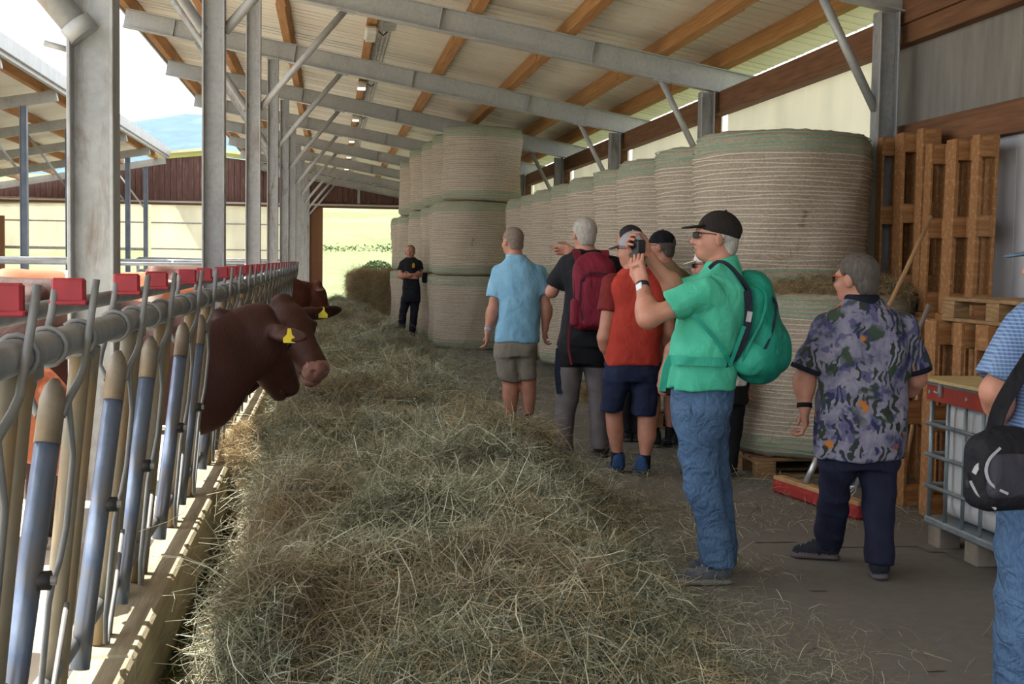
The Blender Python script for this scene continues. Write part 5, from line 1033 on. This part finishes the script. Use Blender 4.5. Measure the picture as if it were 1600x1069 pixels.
# ---------------------------------------------------------------- man pointing, with the dark red backpack
m_tee = cloth('black_tee', '23252a', '191b1f', 7); m_grey_tr = NT('grey_zip_trousers'); co = m_grey_tr.coord('Object'); sp = m_grey_tr.n('SeparateXYZ'); m_grey_tr.l(co, sp.inputs[0]); hi = m_grey_tr.ramp(sp.outputs[2], [(.699, (0, 0, 0)), (.706, (1, 1, 1))]); c = m_grey_tr.mix(hi, m_grey_tr.ramp(m_grey_tr.noise(co, 9, 4), [(.3, srgb('6d6769')), (.7, srgb('5b5658'))]), srgb('17181c')); m_grey_tr.l(c, m_grey_tr.b.inputs['Base Color']); m_grey_tr = m_grey_tr.done(.85, 0, .2)
p = Person(935, 713, 'person in black tee pointing left, wearing a dark red backpack', h=.013)
p.head(913, 366, 0, 18, .242, 0, (917, 398, -.01), hair=m_white_hair, hair_c=.018, hair_low=-.085); p.glasses(m_frame, False)
p.shirt([(390, 898, 936, .085), (397, 889, 949, .11), (408, 880, 962, .14), (424, 877, 967, .15), (450, 884, 964, .15), (490, 880, 963, .15), (520, 874, 961, .15), (541, 869, 958, .15)], .15, m_tee, fold=.006, freq=13, h=.012)
p.arm((885, 411, .02), (862, 456, .10), (893, 391, .30), hand=(-1, .1, -.05), w=(.0, .3, 1), curl=.5, sleeve=.78, point=True, thumb=-1, sl_r=(.082, .078), r=(.056, .046, .03))
p.arm((960, 412, 0), (970, 470, .05), (955, 500, .28), hand=(-.5, .6, .3), w=(0, 0, 1), curl=.5, sleeve=.7)
p.legs([(537, 871, 950, .14), (568, 870, 948, .145)], .14, ([(550, 870, 914, .13), (575, 869, 911, .115), (620, 867, 904, .095, .0), (655, 867, 897, .085, .0), (690, 869, 895, .085, 0), (708, 868, 896, .09, 0)], .1), ([(550, 908, 949, .13), (575, 912, 949, .115), (620, 919, 949, .095, -.03), (660, 922, 949, .085, -.05), (700, 924, 952, .085, -.06)], .1), m_grey_tr, fold=.007, freq=15)
p.put('side_panel', ribbon([p.P(876, 545, -.06)-p.base, p.P(874, 580, -.08)-p.base, p.P(877, 615, -.08)-p.base], .075, .02, EX), cloth('navy_panel', '262c3d', '1e2432'))
m_brown_sh = cloth('olive_shoe', '4b463d', '38342d', 20); p.shoe((942, 716, -.06), (928, 708, .22), (938, 695, -.06), m_brown_sh); p.shoe((886, 712, 0), (870, 704, .26), (884, 690, 0), m_brown_sh); p.finish(); K = p
m_mar = cloth('dark_red_pack', '7d2436', '661b2c', 6, .7); m_mar_d = cloth('purple_grey_trim', '4a2a3a', '3a2230', 8)
kp = lambda x, y, dz=0: K.P(x, y, dz); o0 = kp(927, 455, -.22); bp = empty('backpack', tuple(o0), 'dark red daypack worn by the pointing man', 'backpack')
pr = [U_(P_box(kp(928, 462, -.23), (.165, .075, .27), .07, [EX, EY, EZ]), 0), U_(P_ell(kp(928, 420, -.22), (.15, .085, .13), [EX, EY, EZ]), .04)]; mesh_obj('main_bag', skin_mesh('pack', pr, .012, fold=lambda x, y, z: .010*(np.abs(waves(x, y, z, 16, 4, 2))-.3), origin=o0), m_mar, bp)
pr = [U_(P_box(kp(934, 472, -.30), (.125, .05, .20), .05, [EX, EY, EZ]), 0)]; mesh_obj('front_pocket', skin_mesh('pocket', pr, .012, fold=lambda x, y, z: .004*waves(x, y, z, 24, 6), origin=o0), m_mar, bp)
pr = [U_(P_box(kp(899, 488, -.24), (.04, .06, .11), .035, [EX, EY, EZ]), 0)]; mesh_obj('side_pocket', skin_mesh('pocket', pr, .012, origin=o0), m_mar, bp)
pr = [U_(P_cone(kp(899, 478, -.24), kp(901, 462, -.24), .022, .018), 0)]; mesh_obj('bottle', skin_mesh('bottle', pr, .008, origin=o0), m_frame, bp)
mesh_obj('zip', ribbon([kp(910, 440, -.345)-o0, kp(918, 428, -.345)-o0, kp(940, 427, -.345)-o0, kp(956, 432, -.34)-o0], .012, .01, EZ), m_mar_d, bp); mesh_obj('zip', ribbon([kp(908, 436, -.32)-o0, kp(906, 470, -.345)-o0, kp(910, 500, -.33)-o0], .010, .01, EX), m_mar_d, bp); mesh_obj('zip', ribbon([kp(897, 470, -.27)-o0, kp(900, 430, -.28)-o0, kp(912, 414, -.29)-o0, kp(935, 410, -.30)-o0], .012, .01, EX), m_mar_d, bp)
for (x0_, x1_) in ((902, 907), (946, 940)): mesh_obj('shoulder_strap', ribbon([kp(x0_-4, 398, .06)-o0, kp(x0_-2, 392, -.06)-o0, kp(x0_, 398, -.15)-o0, kp(x1_, 414, -.2)-o0], .06, .014, EX), m_mar, bp)
mesh_obj('waist_strap', ribbon([kp(893, 470, -.2)-o0, kp(891, 500, -.18)-o0, kp(888, 540, -.17)-o0, kp(893, 570, -.18)-o0], .014, .004, EX), m_mar, bp)
# ---------------------------------------------------------------- man in the red tee
m_redt = cloth('red_tee', 'b03f33', '9a342a', 6); m_redd = cloth('dark_red_sleeve', '7a2c2a', '662322', 7); m_nshort = cloth('navy_shorts', '232c47', '1a2138', 7); m_greycap = cloth('grey_cap', '9d9fa6', '85878e', 14)
p = Person(985, 742, 'person in red tee, navy shorts and grey cap seen from behind', h=.012)
p.head(989, 391, 0, 62, .235, -3, (995, 424, -.01), hair=m_dark_hair, hair_c=.0, hair_low=-.07); p.cap(m_greycap, tilt=-3, low=.028); p.glasses(m_frame, False)
p.shirt([(419, 974, 1016, .085), (427, 964, 1026, .11), (438, 953, 1037, .14), (456, 948, 1042, .15), (490, 952, 1038, .15), (530, 950, 1032, .15), (570, 947, 1030, .15)], .15, m_redt, fold=.007, freq=13, h=.012)
sl_s = (957, 444, 0.0); S, E, Wr = p.arm(sl_s, (944, 527, -.02), (953, 566, .12), hand=(.2, .8, -.4), w=(1, 0, .3), curl=.6, r=(.058, .047, .03))
ax = _n(E-S); C = S+(E-S)*.52; p.put('sleeve', skin_mesh('sleeve', [U_(P_cone(S, C+ax*.03, .08, .08, clip=[(C, ax)]), 0)], .011, fold=lambda x, y, z: .004*waves(x, y, z, 22, 6), origin=p.base), m_redd)
p.arm((1036, 446, .05), (1046, 520, .05), (1030, 560, .26), hand=(-.2, .8, -.3), w=(1, 0, .3), curl=.6, sleeve=.55)
p.legs([(566, 945, 1030, .14), (594, 943, 1030, .145)], .14, ([(580, 943, 990, .13), (600, 942, 988, .12), (625, 939, 976, .11), (642, 938, 973, .105)], .11), ([(580, 984, 1030, .13), (600, 986, 1030, .12), (625, 986, 1027, .11, -.02), (648, 985, 1025, .105, -.03)], .11), m_nshort, 'shorts', fold=.006)
p.calf([(630, 946, 972, .07, .02), (650, 946, 973, .07, .03), (675, 948, 975, .068, .05), (695, 953, 973, .05, .06), (708, 957, 972, .042, .07), (736, 956, 974, .045, .08)], .06); p.calf([(635, 997, 1025, .07, -.03), (655, 996, 1025, .07, -.04), (682, 996, 1026, .068, -.05), (700, 999, 1019, .05, -.06), (714, 1000, 1016, .042, -.07), (748, 994, 1014, .045, -.08)], .06)
p.put('sock', skin_mesh('sock', [U_(p.stack([(706, 955, 974, .048, .07), (728, 954, 975, .05, .08)], .05), 0)], .01, origin=p.base), m_black); p.put('sock', skin_mesh('sock', [U_(p.stack([(710, 998, 1017, .048, -.07), (738, 993, 1016, .05, -.08)], .05), 0)], .01, origin=p.base), m_black)
m_bluesh = cloth('blue_trail_shoe', '2f4f7d', '23354f', 22); p.shoe((966, 740, .06), (956, 728, .32), (966, 715, .08), m_bluesh); p.shoe((1003, 752, -.08), (992, 738, .18), (1004, 730, -.08), m_bluesh); p.finish()
# ---------------------------------------------------------------- man in beige tee and black cap
m_beige = cloth('beige_tee', '8f7d60', '7c6b50', 8)
p = Person(1040, 700, 'person in beige tee and black cap behind the green-shirted man', h=.014)
p.head(1033, 386, 0, 66, .235, 0, (1038, 414, -.01), hair=m_grey_hair, hair_c=.0, hair_low=-.085); p.cap(m_black, tilt=0, low=.03); p.glasses(m_frame, False)
p.shirt([(409, 1020, 1053, .085), (416, 1012, 1062, .11), (428, 1002, 1070, .14), (445, 1000, 1073, .15), (490, 1004, 1070, .15), (545, 1000, 1070, .15)], .15, m_beige, fold=.006, freq=13, h=.013)
p.arm((1008, 432, -.05), (1024, 505, -.14), (1034, 560, -.10), hand=(.05, .1, -1), w=(0, 1, 0), curl=.5, sleeve=.6); p.arm((1066, 432, .05), (1074, 500, .05), (1070, 545, .1), sleeve=.6)
p.legs([(542, 1002, 1069, .14), (570, 1002, 1068, .145), (580, 1003, 1068, .14)], .14, ([(570, 1003, 1036, .12), (600, 1004, 1034, .11), (618, 1005, 1033, .105)], .11), ([(570, 1034, 1068, .12), (600, 1036, 1067, .11), (618, 1037, 1066, .105)], .11), cloth('brown_shorts', '5c5348', '4a4238', 8), 'shorts', fold=.005)
p.calf([(608, 1010, 1032, .07), (640, 1011, 1032, .065), (670, 1015, 1028, .045), (692, 1015, 1029, .045)], .06); p.calf([(608, 1037, 1062, .07), (640, 1037, 1060, .065), (668, 1041, 1056, .045), (692, 1041, 1056, .045)], .06)
p.put('sock', skin_mesh('sock', [U_(p.stack([(666, 1039, 1058, .05), (694, 1039, 1058, .05)], .05), 0)], .01, origin=p.base), m_black); p.put('sock', skin_mesh('sock', [U_(p.stack([(668, 1012, 1031, .05), (694, 1012, 1031, .05)], .05), 0)], .01, origin=p.base), m_black)
p.shoe((1052, 700, 0), (1036, 696, .2), (1050, 690, 0), m_shoe_dark); p.shoe((1024, 702, 0), (1006, 698, .2), (1022, 690, 0), m_shoe_dark); p.finish()
# ---------------------------------------------------------------- dark-haired man mostly hidden behind the grey cap
p = Person(990, 690, 'dark-haired person in black mostly hidden behind the grey cap', h=.015)
p.head(983, 376, 0, 55, .24, 0, (987, 408, -.01), hair=m_dark_hair, hair_c=.02, hair_low=-.085, face=False)
p.shirt([(400, 970, 1004, .085), (410, 960, 1014, .12), (425, 953, 1021, .15), (450, 953, 1021, .15), (500, 955, 1020, .15), (545, 955, 1019, .15)], .15, m_tee, h=.014)
p.arm((958, 428, 0), (957, 490, .05), (965, 540, .15), sleeve=.6); p.arm((1016, 428, 0), (1014, 490, .05), (1008, 540, .15), sleeve=.6)
p.legs([(542, 957, 1018, .14), (575, 957, 1017, .14)], .14, ([(565, 958, 988, .12), (620, 968, 992, .09), (675, 970, 992, .085)], .1), ([(565, 986, 1017, .12), (620, 988, 1012, .09), (678, 986, 1008, .085)], .1), m_black, fold=.006); p.shoe((996, 690, -.02), (982, 684, .24), (996, 676, 0), m_shoe_dark); p.shoe((980, 688, 0), (968, 682, .24), (980, 676, 0), m_shoe_dark); p.finish()
# ---------------------------------------------------------------- person with the white cap behind the man in green
p = Person(1124, 746, 'person in white cap and black trousers hidden behind the green shirt', h=.013)
p.head(1106, 415, 0, 80, .222, -4, (1113, 446, 0), hair=m_dark_hair, hair_c=.01, hair_low=-.09); p.cap(cloth('white_cap', 'e4e3e0', 'd0cfcc', 14), tilt=-3); p.glasses(m_frame)
p.shirt([(441, 1096, 1130, .07), (448, 1088, 1138, .1), (460, 1080, 1150, .125), (490, 1080, 1152, .13), (540, 1090, 1150, .12), (600, 1082, 1172, .14)], .13, cloth('white_blouse', 'cfcfce', 'bdbdbc', 8), h=.012)
p.arm((1086, 468, -.06), (1050, 545, -.14), (1035, 583, -.18), hand=(-.25, .05, -1), w=(.2, 1, 0), curl=.7, sleeve=.45, r=(.045, .036, .024), sl_r=(.066, .064)); p.arm((1146, 466, .02), (1164, 545, .05), (1167, 592, .0), hand=(0, .1, -1), curl=.6, sleeve=.5, r=(.045, .036, .024), sl_r=(.066, .064))
p.legs([(596, 1086, 1170, .14), (630, 1088, 1168, .14)], .14, ([(615, 1088, 1128, .11), (680, 1096, 1124, .085), (738, 1098, 1122, .08)], .09), ([(615, 1128, 1168, .11, .05), (680, 1130, 1158, .085, .05), (739, 1128, 1150, .08, .05)], .09), m_black); p.shoe((1146, 747, .05), (1122, 743, .1), (1138, 732, .05), m_shoe_dark); p.shoe((1118, 749, 0), (1094, 745, .05), (1112, 722, 0), m_shoe_dark)
p.finish()
# ---------------------------------------------------------------- man at the edge in the blue checked shirt
m_check = NT('blue_check'); co = m_check.coord('Object', (1, 1, 1)); base = m_check.ramp(m_check.noise(co, 8, 4), [(.3, srgb('4a6590')), (.7, srgb('6b86ad'))])
for d_, s_ in (('X', 26), ('Z', 26)):
    wv = m_check.n('TexWave'); wv.bands_direction = d_; wv.inputs['Scale'].default_value = s_; wv.inputs['Distortion'].default_value = .4; m_check.l(co, wv.inputs['Vector']); base = m_check.mix(m_check.math('MULTIPLY', m_check.ramp(wv.outputs['Fac'], [(.6, (0, 0, 0)), (.8, (1, 1, 1))]), .45), base, srgb('2c3f63') if d_ == 'X' else srgb('9db0cc'))
m_check.l(base, m_check.b.inputs['Base Color']); m_check = m_check.done(.85, 0, .2)
p = Person(1655, 1140, 'person in blue checked shirt and jeans with a black shoulder bag', h=.012)
p.head(1662, 412, 0, 75, .235, 0, (1658, 470, -.01), hair=m_grey_hair, hair_c=0); p.cap(cloth('blue_grey_cap', '5e7488', '4d6276', 14), tilt=0, low=.022)
p.shirt([(458, 1620, 1690, .09), (476, 1600, 1715, .13), (505, 1582, 1735, .16), (560, 1590, 1735, .17), (640, 1585, 1735, .18), (720, 1575, 1735, .19), (800, 1572, 1735, .19)], .18, m_check, fold=.008, freq=12, n=2.3)
p.arm((1604, 505, -.03), (1556, 612, -.04), (1572, 668, .12), hand=(.3, .5, -.6), w=(1, .2, 0), curl=.6, sleeve=.86, r=(.058, .047, .03), sl_r=(.085, .088)); p.arm((1718, 505, .05), (1752, 620, .05), (1745, 720, .1), sleeve=.8)
p.legs([(780, 1562, 1735, .17), (850, 1560, 1735, .17), (880, 1560, 1735, .16)], .17, ([(860, 1560, 1650, .13), (950, 1558, 1640, .11), (1040, 1556, 1632, .1), (1115, 1558, 1632, .1)], .11), ([(860, 1646, 1735, .13), (950, 1655, 1735, .11), (1040, 1660, 1732, .1), (1115, 1660, 1730, .1)], .11), m_jeans, 'jeans', fold=.008, freq=15)
p.shoe((1600, 1140, -.1), (1580, 1132, .15), (1598, 1110, 0), m_hike); p.shoe((1690, 1140, -.1), (1670, 1132, .15), (1690, 1110, 0), m_hike); p.finish()
o0 = p.P(1572, 740, -.22); sb = empty('shoulder_bag', tuple(o0), 'black and grey shoulder bag hanging at the checked shirt', 'bag'); q_ = lambda x, y, dz=0: p.P(x, y, dz)
A_ = [_n(EX*.95+EY*.3), _n(EY*.95-EX*.3), EZ]
pr = [U_(P_box(q_(1575, 738, -.24), (.135, .075, .115), .05, A_), 0), U_(P_ell(q_(1572, 700, -.24), (.12, .07, .07), A_), .03)]; mesh_obj('bag_body', skin_mesh('bag', pr, .009, fold=lambda x, y, z: .003*waves(x, y, z, 24, 6), origin=o0), cloth('charcoal_bag', '1d1d22', '15151a', 9, .7), sb)
pr = [U_(P_box(q_(1578, 742, -.305), (.085, .03, .075), .03, A_), 0)]; mesh_obj('front_pocket', skin_mesh('bag', pr, .008, origin=o0), cloth('grey_pocket', '3e3d46', '33323a', 9, .7), sb)
mesh_obj('piping', ribbon([q_(1563, 700, -.34)-o0, q_(1546, 718, -.345)-o0, q_(1541, 738, -.345)-o0, q_(1550, 758, -.345)-o0, q_(1575, 772, -.345)-o0], .008, .006, EX), cloth('silver_piping', 'a5a7ad', '8f9197'), sb)
mesh_obj('piping', ribbon([q_(1516, 752, -.28)-o0, q_(1530, 775, -.31)-o0, q_(1556, 796, -.32)-o0], .007, .006, EX), cloth('silver_piping', 'a5a7ad'), sb)
mesh_obj('reflector', ribbon([q_(1522, 740, -.30)-o0, q_(1528, 729, -.31)-o0, q_(1538, 724, -.32)-o0], .016, .004, EZ), cloth('silver_piping', 'a5a7ad'), sb)
mesh_obj('strap', ribbon([q_(1550, 688, -.24)-o0, q_(1562, 640, -.24)-o0, q_(1590, 590, -.24)-o0, q_(1622, 540, -.23)-o0, q_(1655, 480, -.1)-o0], .05, .008, _n(EX*.8+EZ*.5)), cloth('charcoal_bag', '1d1d22'), sb)
mesh_obj('zip_pull', ribbon([q_(1508, 738, -.27)-o0, q_(1510, 752, -.28)-o0, q_(1512, 762, -.28)-o0], .01, .006, EX), m_frame, sb)
# ---------------------------------------------------------------- man with folded arms by the tall stack
m_dkj = cloth('dark_jeans', '22252f', '191b24', 9)
p = Person(640, 516, 'person in black tee and dark trousers with folded arms by the tall bales', Z=24.98, z0=.06, h=.018)
p.head(641, 393.5, 0, 176, .25, 0, (642, 407, 0), hair=m_short_hair, hair_c=-.01, hair_low=-.02, bald=True, face=False)
p.shirt([(402, 635, 649, .08), (405, 630, 653, .11), (410, 627, 656, .13), (420, 629, 655, .13), (440, 630, 655, .13), (453, 629, 657, .13)], .13, m_tee, h=.018)
p.arm((629, 412, 0), (624.5, 431, -.04), (640, 433, -.2), hand=(1, -.1, .05), w=(0, 0, 1), curl=.5, sleeve=.55); p.arm((655, 412, 0), (657, 429, -.04), (641, 430, -.24), hand=(-1, -.1, .0), w=(0, 0, 1), curl=.5, sleeve=.55)
p.legs([(450, 629, 657, .13), (467, 628, 657, .13), (472, 628, 656, .12)], .13, ([(465, 627, 643, .1), (490, 623, 636, .08), (514, 621.5, 633, .08)], .09), ([(465, 641, 657, .1), (490, 641, 653, .08), (517, 639, 650, .08)], .09), m_dkj); p.shoe((627, 514, .1), (625, 520, -.18), (627, 512, 0), m_shoe_dark); p.shoe((645, 516, .1), (645, 522, -.18), (645, 514, 0), m_shoe_dark)
pr = [U_(P_ell(p.P(643, 415, -.125), (.001, .001, .001)), 0)]
mb = MB(); c0 = p.P(646, 416, -.155)-p.base; mb.box(c0, (.05, .01, .06), Matrix.Rotation(-YAW, 3, 'Z')); mb.poly([c0+EZ*.07, c0-EX*.03+EZ*.03, c0+EX*.03+EZ*.03], (0, -.01, 0)); mb.build('chest_emblem', cloth('yellow_print', 'c9a437', 'b08d2a'), p.e)
p.finish(); q0 = p.P(664, 434, .04)
sb = empty('shoulder_bag', tuple(q0), 'small black bag on the hip of the man with folded arms', 'bag'); mesh_obj('bag_body', skin_mesh('bag', [U_(P_box(q0, (.055, .09, .10), .04, [EX, EY, EZ]), 0)], .015, origin=q0), m_black, sb); mesh_obj('strap', ribbon([np.array([-.05, -.02, .05]), np.array([-.15, -.15, .2]), np.array([-.33, -.1, .32])], .03, .006, EZ), m_black, sb)
